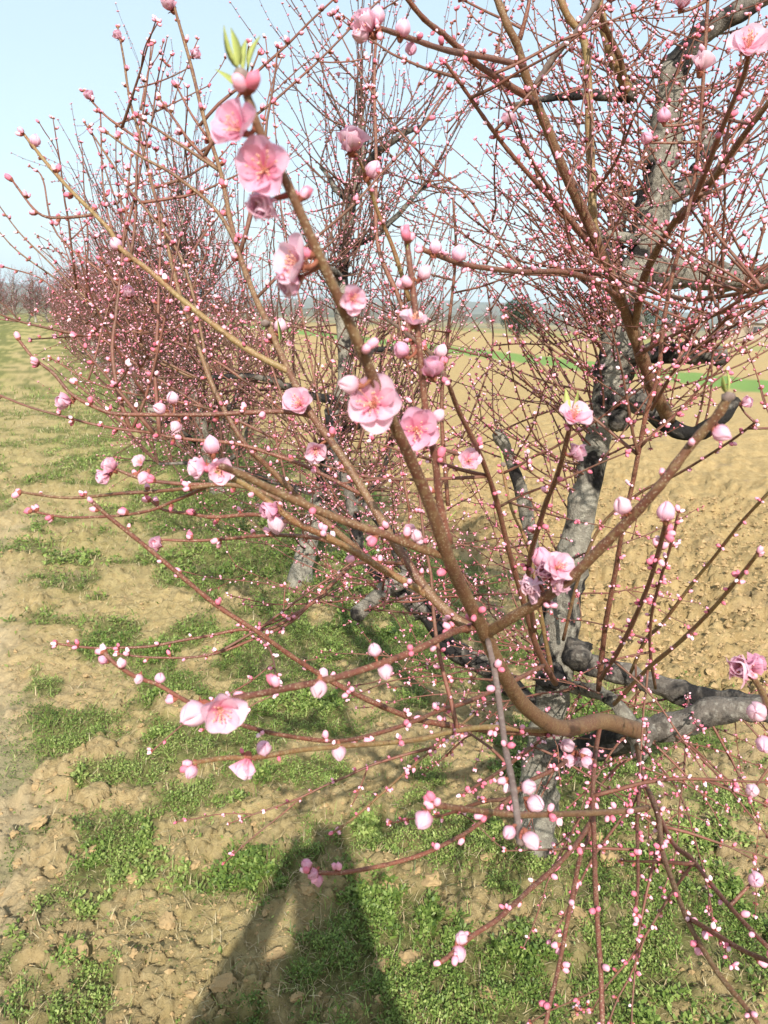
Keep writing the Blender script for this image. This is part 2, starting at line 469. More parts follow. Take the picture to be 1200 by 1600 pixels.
blades('dry_grass', 150000, 1.1, 14, .6, lambda s, t, c, d, p, f, st: (d * .9 + .06 + .12 * c) * (1 - p * .8) * (1 - f), .032, M['straw'], .0008, .35,
       'short dry straw coloured grass lying over the orchard alley', 'dry grass')
blades('green_grass', 90000, 1.1, 16, .6, lambda s, t, c, d, p, f, st: (c * .65 + .03) * (1 - p) * (1 - f), .04, M['weed'], .0009, .9,
       'thin green grass blades among the weeds', 'grass')

# clods of dry earth lying on the ground: the larger ones single, the crumbs as one mass
def ico(sub):
    t = (1 + 5 ** .5) / 2
    V = np.array([(-1, t, 0), (1, t, 0), (-1, -t, 0), (1, -t, 0), (0, -1, t), (0, 1, t), (0, -1, -t), (0, 1, -t), (t, 0, -1), (t, 0, 1), (-t, 0, -1), (-t, 0, 1)], float)
    F = [(0, 11, 5), (0, 5, 1), (0, 1, 7), (0, 7, 10), (0, 10, 11), (1, 5, 9), (5, 11, 4), (11, 10, 2), (10, 7, 6), (7, 1, 8), (3, 9, 4), (3, 4, 2), (3, 2, 6), (3, 6, 8), (3, 8, 9), (4, 9, 5), (2, 4, 11), (6, 2, 10), (8, 6, 7), (9, 8, 1)]
    V = [unit(v) for v in V]
    for _ in range(sub):
        c, F2 = {}, []
        def m(a, b):
            k = (min(a, b), max(a, b))
            if k not in c: V.append(unit(V[a] + V[b])); c[k] = len(V) - 1
            return c[k]
        for a, b, d in F:
            x, y, z = m(a, b), m(b, d), m(d, a); F2 += [(a, x, z), (b, y, x), (d, z, y), (x, y, z)]
        F = F2
    return np.array(V), np.array(F)
ICO1 = ico(1); ICO2 = ico(2)
M['clod'] = plain('dry_clod', (.40, .285, .15), .95, c2=(.28, .19, .092), s=40, spec=.05)
clod_meshes = []
for q in range(6):
    V, F = ICO2[0].copy(), ICO2[1]
    for _ in range(5):
        d = unit(rng.normal(size=3)); h = rng.uniform(.5, .85); e = V @ d
        V = V - np.clip(e - h, 0, None)[:, None] * d
    V = V * (1 + .5 * (vnoise(V[:, 0] * 2.6 + 9, V[:, 1] * 2.6 + V[:, 2] * 2.1 + 9, 171 + q) - .5) + .25 * (vnoise(V[:, 0] * 6 + 9, V[:, 1] * 6 + V[:, 2] * 5 + 9, 181 + q) - .5))[:, None]
    V *= [1, rng.uniform(.65, .95), rng.uniform(.35, .5)]
    clod_meshes.append(mk_mesh('soil_clod', V, [(F, 0)], [M['clod']], False))
spots = [(640, 1512, .036), (672, 1400, .03), (612, 1405, .03), (480, 1400, .03), (905, 1460, .035), (700, 1475, .022), (595, 1520, .028), (640, 1575, .022), (760, 1580, .03), (350, 1560, .03),
         (300, 1555, .022), (430, 1500, .028), (120, 1500, .03), (40, 1440, .026), (210, 1370, .028), (260, 1440, .03), (330, 1360, .025), (140, 1330, .03), (60, 1290, .03), (950, 1370, .03), (930, 1330, .025)]
for x, y, r in spots:
    g = on_ground(x, y); spots_r = r
    o = link('soil_clod', clod_meshes[rng.integers(6)], ground, (g[0], g[1], float(height(np.array([g[0]]), np.array([g[1]]))[0]) + r * .12))
    o.scale = (r, r, r); o.rotation_euler = (rng.normal(0, .2), rng.normal(0, .2), rng.uniform(0, 6.28))
x, y, r = scatter(700, 1.2, 4.2, 1.0, 36)
s, t, cov, dry, path, field, strip = zones(x, y)
k = (rng.random(len(x)) > cov * .9); x, y, field = x[k][:160], y[k][:160], field[k][:160]
zz = height(x, y)
for a, b, c, f in zip(x, y, zz, field):
    sz = rng.uniform(.008, .02) * (1 + f * 1.2)
    o = link('soil_clod', clod_meshes[rng.integers(6)], ground, (a, b, c + sz * .12)); o.scale = (sz,) * 3
    o.rotation_euler = (rng.normal(0, .25), rng.normal(0, .25), rng.uniform(0, 6.28))
def crumbs():
    x, y, r = scatter(46000, 1.1, 7.5, .75)
    s, t, cov, dry, path, field, strip = zones(x, y)
    k = rng.random(len(x)) < (1 - cov) * (.45 + .55 * field) * (1 - .5 * path); x, y, field = x[k], y[k], field[k]
    z = height(x, y); n = len(x); sz = rng.uniform(.0025, .0055, n) * (1 + 1.6 * rng.random(n) ** 6) * np.where(field > .5, 2.4, 1)
    V0 = np.array([(1, 0, 0), (-1, 0, 0), (0, .8, 0), (0, -.8, 0), (.1, 0, .7), (0, 0, -.6)], float)
    F0 = np.array([(0, 2, 4), (2, 1, 4), (1, 3, 4), (3, 0, 4), (2, 0, 5), (1, 2, 5), (3, 1, 5), (0, 3, 5)])
    az = rng.uniform(0, 6.28, n); c, s_ = np.cos(az), np.sin(az)
    J = V0[None] * rng.uniform(.6, 1.3, (n, 6, 3))
    X = J[..., 0] * c[:, None] - J[..., 1] * s_[:, None]; Y = J[..., 0] * s_[:, None] + J[..., 1] * c[:, None]
    V = np.stack([X, Y, J[..., 2]], -1) * sz[:, None, None] + np.stack([x, y, z], -1)[:, None]
    F = (np.arange(n)[:, None, None] * 6 + F0[None]).reshape(-1, 3)
    tag(link('soil_crumbs', mk_mesh('soil_crumbs', V.reshape(-1, 3), [(F, 0)], [M['clod']], False), kind='stuff'), 'small crumbs of dry tan earth scattered over the ground', 'soil')
crumbs()

# ------------------------------------------------------------------ far land
def hills(name, dist, base, amp, seed, mat, a0=-60, a1=60):
    a = np.radians(np.linspace(a0, a1, 240)); q = np.degrees(a)
    top = base + amp * (fbm(q * .07 + 20, q * 0 + seed, seed, 4) - .35)
    rows = []
    for f, dz in ((.55, -12), (.7, -6), (.85, .45), (.95, .8), (1.0, 1.0), (1.15, .3), (1.4, -12)):
        z = top * dz if abs(dz) <= 1 else np.full_like(a, dz)
        jit = 1 + .02 * fbm(q * .5, q * 0 + f * 50, seed + 2, 3)
        rows.append(np.stack([np.sin(a) * dist * f * jit, np.cos(a) * dist * f * jit, z + 6 * (fbm(q * 2, q * 0 + f * 40, seed + 4, 3) - .5) * (abs(dz) <= 1)], -1))
    V = np.concatenate(rows); n = len(a); i = np.arange(len(rows) - 1)[:, None] * n; j = np.arange(n - 1)[None, :]
    F = np.stack([i + j, i + n + j, i + n + j + 1, i + j + 1], -1).reshape(-1, 4)
    link(name, mk_mesh(name, V, [(F, 0)], [mat]), kind='structure')
M['hill'] = plain('wooded_hill', (.09, .085, .055), .95, c2=(.15, .13, .075), s=.012, spec=.02)
hills('hills', 2900, 40, 80, 201, M['hill'])
hills('low_hills', 1300, 2, 22, 211, M['hill'])

# ------------------------------------------------------------------ buds, blossoms
def bud_template(k, prof_c, prof_p):
    Vc, Fc = lathe(prof_c, k); Vp, Fp = lathe(prof_p, k)
    n = len(Vc)
    top = len(Vc) + len(Vp); V = np.vstack([Vc, Vp, [[0, 0, prof_p[-1][1] + .05]]])
    jj = np.arange(k); last = n + (len(prof_p) - 1) * k
    Ft = np.stack([last + jj, last + (jj + 1) % k, np.full(k, top)], -1)
    return V, Fc, Fp + n, Ft
BUD_HI = bud_template(8, [(.10, -.15), (.22, .05), (.32, .22), (.35, .36)], [(.335, .34), (.40, .58), (.37, .86), (.23, 1.12)])
BUD_MD = bud_template(5, [(.12, -.1), (.32, .2), (.36, .42)], [(.36, .42), (.37, .8), (.16, 1.15)])
BUD_LO = (np.array([(0, 0, -.1), (.4, 0, .42), (0, .4, .42), (-.4, 0, .42), (0, -.4, .42), (0, 0, 1.1)]), np.array([(0, 2, 1), (0, 3, 2), (0, 4, 3), (0, 1, 4)]),
          np.array([(1, 2, 5), (2, 3, 5), (3, 4, 5), (4, 1, 5)]), np.zeros((0, 3), int))

def bud_field(tmpl, pos, dirs, size, petal_idx):
    """many buds in one mesh; returns V, groups with materials 0 calyx, 1.. petals"""
    V0, Fc, Fp, Ft = tmpl; n = len(pos)
    z = dirs / (np.linalg.norm(dirs, axis=1)[:, None] + 1e-9)
    a = np.where(np.abs(z[:, 2:3]) < .9, np.array([[0, 0, 1.0]]), np.array([[1.0, 0, 0]]))
    x = np.cross(a, z); x /= np.linalg.norm(x, axis=1)[:, None]; y = np.cross(z, x)
    V = (V0[None, :, 0:1] * x[:, None] + V0[None, :, 1:2] * y[:, None] + V0[None, :, 2:3] * z[:, None]) * size[:, None, None] + pos[:, None]
    off = np.arange(n)[:, None, None] * len(V0)
    rep = lambda f: (off + f[None]).reshape(-1, f.shape[1])
    return V.reshape(-1, 3), [(rep(Fc), 0), (rep(Fp), np.repeat(petal_idx, len(Fp))), (rep(Ft), np.repeat(petal_idx, len(Ft)))]
BUD_MATS = [M['calyx'], M['bud_pink'], M['bud_deep'], M['bud_pale']]

def single_bud_mesh(pm):
    V, Fc, Fp, Ft = BUD_HI
    V = V * (1 + .05 * rng.normal(size=(len(V), 1)))
    return mk_mesh('bud', V, [(Fc, 0), (Fp, 1), (Ft, 1)], [M['calyx'], pm])
BUD_OBJ = [single_bud_mesh(M[m]) for m in ('bud_pink', 'bud_deep', 'bud_pale', 'bud_pink')]

def petal_mesh(cup, curl, seed, mat, wid=1.0):
    nu, nv = 7, 9
    u, v = np.meshgrid(np.linspace(-1, 1, nu), np.linspace(0, 1, nv))
    w = wid * .47 * np.sqrt(np.clip(1 - np.where(v < .6, (v - .6) / .62, (v - .6) / .435) ** 2, 0, 1)) + .03
    x = u * w; notch = -.05 * (1 - np.abs(u)) * (v > .9)
    q = vnoise(u * 1.5 + seed * 7.7, v * 3.2, seed) - .5
    z = cup * (x ** 2) * 1.7 - .05 * np.cos(u * 3) * v + .10 * q * v + .03 * np.abs(u) * v * np.sin(v * 9 + seed)
    # bend along v (curl inward towards +z)
    th = curl * v
    yy = np.where(abs(curl) < 1e-3, v, np.sin(th) / (curl + 1e-9)); zz = (1 - np.cos(th)) / (curl + 1e-9)
    V = np.stack([x, yy + notch - z * np.sin(th), zz + z * np.cos(th)], -1).reshape(-1, 3)
    i = np.arange(nv - 1)[:, None] * nu; j = np.arange(nu - 1)[None, :]
    F = np.stack([i + j, i + j + 1, i + nu + j + 1, i + nu + j], -1).reshape(-1, 4)
    return mk_mesh('petal', V, [(F, 0)], [mat], True, dict(along=v.ravel()))
PET = {}
for key, cup, curl in (('open', .7, .35), ('cup', 1.1, .85), ('balloon', 1.6, 1.35)):
    for mn in ('petal', 'petal_pink', 'petal_white'):
        PET[key, mn] = [petal_mesh(cup, curl * f, s_, M[mn], 1.0 + .08 * s_) for s_, f in ((0, 1), (1, .75), (2, 1.25))]

def balloon_petal(seed, mat):
    """one overlapping petal of a swollen closed blossom, in blossom space about the +Z axis"""
    nu, nv = 7, 9
    u, v = np.meshgrid(np.linspace(-1, 1, nu), np.linspace(0, 1, nv))
    r = .42 * np.sin(np.pi * np.clip(.06 + .925 * v, 0, 1) ** .92) ** .72 + .035 * u + .03 * (vnoise(u * 2 + seed * 5, v * 3, seed) - .5)
    z = v * (1.0 - .16 * u ** 2) * .95
    a = u * (.95 - .2 * v)
    V = np.stack([r * np.cos(a), r * np.sin(a), z], -1).reshape(-1, 3)
    i = np.arange(nv - 1)[:, None] * nu; j = np.arange(nu - 1)[None, :]
    F = np.stack([i + j, i + j + 1, i + nu + j + 1, i + nu + j], -1).reshape(-1, 4)
    return mk_mesh('petal', V, [(F, 0)], [mat], True, dict(along=np.clip(.25 + .75 * v, 0, 1).ravel()))
for mn in ('petal', 'petal_pink', 'petal_white'): PET['balloon', mn] = [balloon_petal(q, M[mn]) for q in range(3)]

def stamen_mesh(n, seed):
    g = np.random.default_rng(seed); b = Buf()
    for q in range(n):
        a = g.uniform(0, 6.28); tl = g.uniform(.1, .75); L = g.uniform(.45, .75)
        d = np.array([math.cos(a) * math.sin(tl), math.sin(a) * math.sin(tl), math.cos(tl)])
        p0 = d * .06; p1 = d * L
        V, F = tube([p0, (p0 + p1) / 2 + [0, 0, .03], p1], [.014, .012, .010], 3, cap=False); b.add(V, F, 0)
        V, F = tube([p1 - d * .03, p1 + d * .05], [.034, .03], 4); b.add(V, F, 0)
    return b.mesh('stamens', [M['stamen']])
STAM = [stamen_mesh(16, 300 + q) for q in range(3)]

def calyx_mesh():
    b = Buf()
    V, F = lathe([(.05, -.32), (.09, -.26), (.15, -.12), (.18, 0.0), (.15, .05), (.02, .03)], 8); b.add(V, [F], 0)
    for q in range(5):
        a = q * 2 * math.pi / 5 + .6; c, s_ = math.cos(a), math.sin(a)
        V = np.array([(.15, -.07, .02), (.15, .07, .02), (.34, .05, .06), (.34, -.05, .06), (.46, 0, .03), (.15, 0, -.04), (.34, 0, .02)])
        V = np.stack([V[:, 0] * c - V[:, 1] * s_, V[:, 0] * s_ + V[:, 1] * c, V[:, 2]], -1)
        b.add(V, [np.array([(0, 1, 2, 3), (0, 3, 6, 5), (1, 5, 6, 2)]), np.array([(3, 2, 4), (3, 4, 6), (2, 6, 4)])], 0)
    return b.mesh('calyx', [M['calyx']])
CALYX = calyx_mesh()

def blossom(parent, base, pos, axis, diam, form, tone):
    """tree > blossom (calyx and stalk cup) > petal, stamens"""
    L = diam / {'open': 1.75, 'cup': 1.25, 'balloon': .95}[form]
    M3 = basis(axis, rng.uniform(0, 6.28))
    o = link('blossom', CALYX, parent); o.matrix_local = mat4(M3, np.asarray(pos) - base, L)
    n = 5
    tilt = {'open': 1.2, 'cup': .72, 'balloon': .34}[form]
    for q in range(n + (2 if form == 'cup' else 0)):
        a = q * 2 * math.pi / n + rng.normal(0, .12); tl = tilt + rng.normal(0, .13)
        if q >= n: tl *= .5; a += .6
        d = np.array([math.cos(a) * math.sin(tl), math.sin(a) * math.sin(tl), math.cos(tl)])
        up = np.array([-math.cos(a) * math.cos(tl), -math.sin(a) * math.cos(tl), math.sin(tl)])
        xx = np.cross(d, up)
        p = link('petal', PET[form, tone][rng.integers(3)], o)
        if form == 'balloon': p.matrix_local = Matrix.Rotation(a, 4, 'Z') @ Matrix.Rotation(rng.normal(0, .05), 4, 'Y'); continue
        p.matrix_local = mat4(np.stack([xx, d, up], 1), d * .05, rng.uniform(.9, 1.08) * (.85 if q >= n else 1))
    if form != 'balloon':
        link('stamens', STAM[rng.integers(3)], o)
    return o

def leaf_blade_mesh(seed):
    v = np.linspace(0, 1, 7); w = .11 * np.sin(np.pi * v ** .8) + .006
    mid = np.stack([0 * v, v, .12 * v ** 2 * (1 if seed % 2 else -1)], -1)
    Lf = mid + np.stack([-w, 0 * v, w * .9], -1); Rt = mid + np.stack([w, 0 * v, w * .9], -1)
    Bk = mid - [0, 0, .012]
    V = np.concatenate([Lf, mid, Rt, Bk]); n = 7; i = np.arange(n - 1)
    q = lambda a, b: np.stack([a * n + i, b * n + i, b * n + i + 1, a * n + i + 1], -1)
    return mk_mesh('young_leaf', V, [(np.concatenate([q(0, 1), q(1, 2), q(2, 3), q(3, 0)]), 0)], [M['young_leaf']])
LEAF = [leaf_blade_mesh(q) for q in range(3)]
def young_leaf(parent, base, p, d, L):
    o = link('young_leaf', LEAF[rng.integers(3)], parent)
    B3 = basis(d, rng.uniform(0, 6.28)); B3 = np.stack([B3[:, 0], B3[:, 2], -B3[:, 1]], 1)
    o.matrix_local = mat4(B3, np.asarray(p) - base, L)

# ------------------------------------------------------------------ the near peach tree (traced, then filled with shoots)
base1 = on_ground(835, 1332); base1[2] = 0.0
z1 = float(height(np.array([base1[0]]), np.array([base1[1]]))[0])
base1[2] = z1 - .03
tree1 = empty('peach_tree', base1)
tag(tree1, 'knotty peach tree with pink flowering foreground shoots beside the photographer\'s shadow', 'tree', 'peach trees in the orchard row')

CURVES = []      # traced branches: dict(screen, world, radius)
def trace(kind, mat, pts, r0, r1, k=8, knob=0.0, n=5, pw=1.0, bud=None, jit=.0):
    W = catmull([P(*p) for p in pts], n)
    t = np.linspace(0, 1, len(W)); rad_ = r0 + (r1 - r0) * t ** pw
    if kind == 'branch':
        dep = to_px(W)[:, 2]; rad_ = (r0 / dep[0] + (r1 / dep[-1] - r0 / dep[0]) * t ** .85) * dep * (.58 if r0 > .03 else .68 if dep[-1] < .8 else .74)
    if jit: W = W + rng.normal(0, jit, W.shape) * np.sin(np.pi * t)[:, None]
    if r0 < .03 and not knob:                              # nodes along young wood
        L = np.r_[0, np.cumsum(np.linalg.norm(np.diff(W, axis=0), axis=1))]
        rad_ = rad_ * (1 + .12 * (np.sin(L * 2 * math.pi / .03) > .7))
    V, F = tube(W, rad_, k, knob, seed=int(abs(pts[0][0])) % 50)
    b = Buf(); b.add(V, F)
    o = link(kind, b.mesh(kind, [M[mat]], origin=base1), tree1)
    CURVES.append(dict(w=W, r=rad_, s=to_px(W), bud=bud, kind=kind))
    return W

T1 = [(835, 1340, 2.28), (843, 1240, 2.28), (852, 1150, 2.28), (866, 1060, 2.28), (880, 960, 2.3), (897, 870, 2.3), (915, 770, 2.3), (940, 665, 2.3), (962, 570, 2.3), (985, 465, 2.3), (1012, 370, 2.3), (1033, 260, 2.3), (1045, 170, 2.3), (1047, 105, 2.3)]
W = catmull([P(*p) for p in T1], 8); W[:, 1] += 0
tt = np.linspace(0, 1, len(W)); rt = np.interp(tt, [0, .08, .3, .5, .62, .72, .85, 1], [.075, .055, .05, .044, .054, .05, .05, .036])
V, F = tube(W, rt, 18, .38, 4); b = Buf(); b.add(V, F)
for (x, y, d, r) in ((1003, 625, 2.22, .038), (968, 655, 2.26, .035), (985, 140, 2.26, .032), (900, 1020, 2.24, .045), (1090, 268, 2.3, .024), (862, 1055, 2.22, .042), (1108, 225, 2.3, .022), (1004, 1144, 1.93, .034)):   # burls
    c = P(x, y, d); V = ICO2[0] * (1 + .5 * (vnoise(ICO2[0][:, 0] * 2.3 + x, ICO2[0][:, 1] * 2.3 + ICO2[0][:, 2] * 1.7, 7) - .5))[:, None] * r + c
    b.add(V, [ICO2[1]], 1)
link('trunk', b.mesh('trunk', [M['bark_old'], M['bark_dark']], origin=base1), tree1)
CURVES.append(dict(w=W, r=rt, s=to_px(W), bud=None, kind='trunk'))

LIMBS = [
 ('bark_old', [(1005, 425, 2.3), (1060, 428, 2.22), (1110, 430, 2.18), (1165, 436, 2.15), (1250, 420, 2.1)], .040, .032),
 ('bark_dark', [(960, 560, 2.3), (1010, 553, 2.22), (1060, 552, 2.17), (1105, 553, 2.14), (1128, 560, 2.12)], .024, .030),
 ('bark_dark', [(958, 625, 2.28), (1000, 628, 2.2), (1035, 660, 2.15), (1085, 677, 2.1), (1125, 655, 2.05), (1150, 625, 2.05)], .030, .014),
 ('bark_dark', [(1047, 115, 2.3), (1075, 80, 2.27), (1110, 45, 2.25), (1160, 15, 2.22), (1230, -30, 2.2)], .036, .028),
 ('bark_dark', [(990, 150, 2.28), (950, 150, 2.25), (900, 149, 2.2), (850, 155, 2.15), (800, 165, 2.1)], .016, .008),
 ('bark_dark', [(1035, 310, 2.3), (1075, 290, 2.28), (1098, 260, 2.26), (1105, 225, 2.25), (1095, 195, 2.25)], .026, .018),
 ('bark_old', [(1005, 378, 2.28), (970, 370, 2.2), (935, 365, 2.15)], .014, .011),
 ('bark_old', [(975, 470, 2.36), (960, 400, 2.42), (966, 340, 2.44), (974, 296, 2.45)], .026, .032),
 ('bark_old', [(868, 1010, 2.3), (850, 920, 2.36), (830, 840, 2.4), (815, 770, 2.4), (795, 710, 2.4), (778, 675, 2.38)], .024, .019),
 ('bark_dark', [(850, 1190, 2.27), (915, 1172, 2.12), (985, 1148, 1.98), (1060, 1132, 1.93), (1120, 1112, 1.9), (1180, 1108, 1.88), (1260, 1115, 1.85)], .034, .036),
 ('bark_dark', [(872, 1030, 2.3), (955, 1045, 2.24), (1035, 1072, 2.18), (1105, 1092, 2.12), (1155, 1102, 2.08), (1250, 1112, 2.0)], .03, .034),
 ('bark_old', [(872, 1072, 2.26), (925, 1078, 2.1), (962, 1098, 1.98), (988, 1140, 1.95), (1003, 1180, 1.9)], .017, .022),
 ('bark_dark', [(848, 1120, 2.28), (765, 1045, 2.34), (702, 1008, 2.38), (655, 935, 2.42), (628, 872, 2.46), (605, 828, 2.5), (572, 785, 2.52)], .03, .02),
 ('bark_old', [(645, 900, 2.43), (612, 915, 2.36), (585, 935, 2.3), (555, 962, 2.24)], .024, .022),
 ('bark_dark', [(560, 860, 2.6), (552, 800, 2.62), (540, 755, 2.64), (528, 722, 2.66), (512, 640, 2.7)], .020, .012),
 ('bark_dark', [(660, 960, 2.42), (600, 905, 2.5), (560, 862, 2.6)], .022, .02),
]
for mt, pts, a, c in LIMBS: trace('limb', mt, pts, a, c, 14, .5, 7)

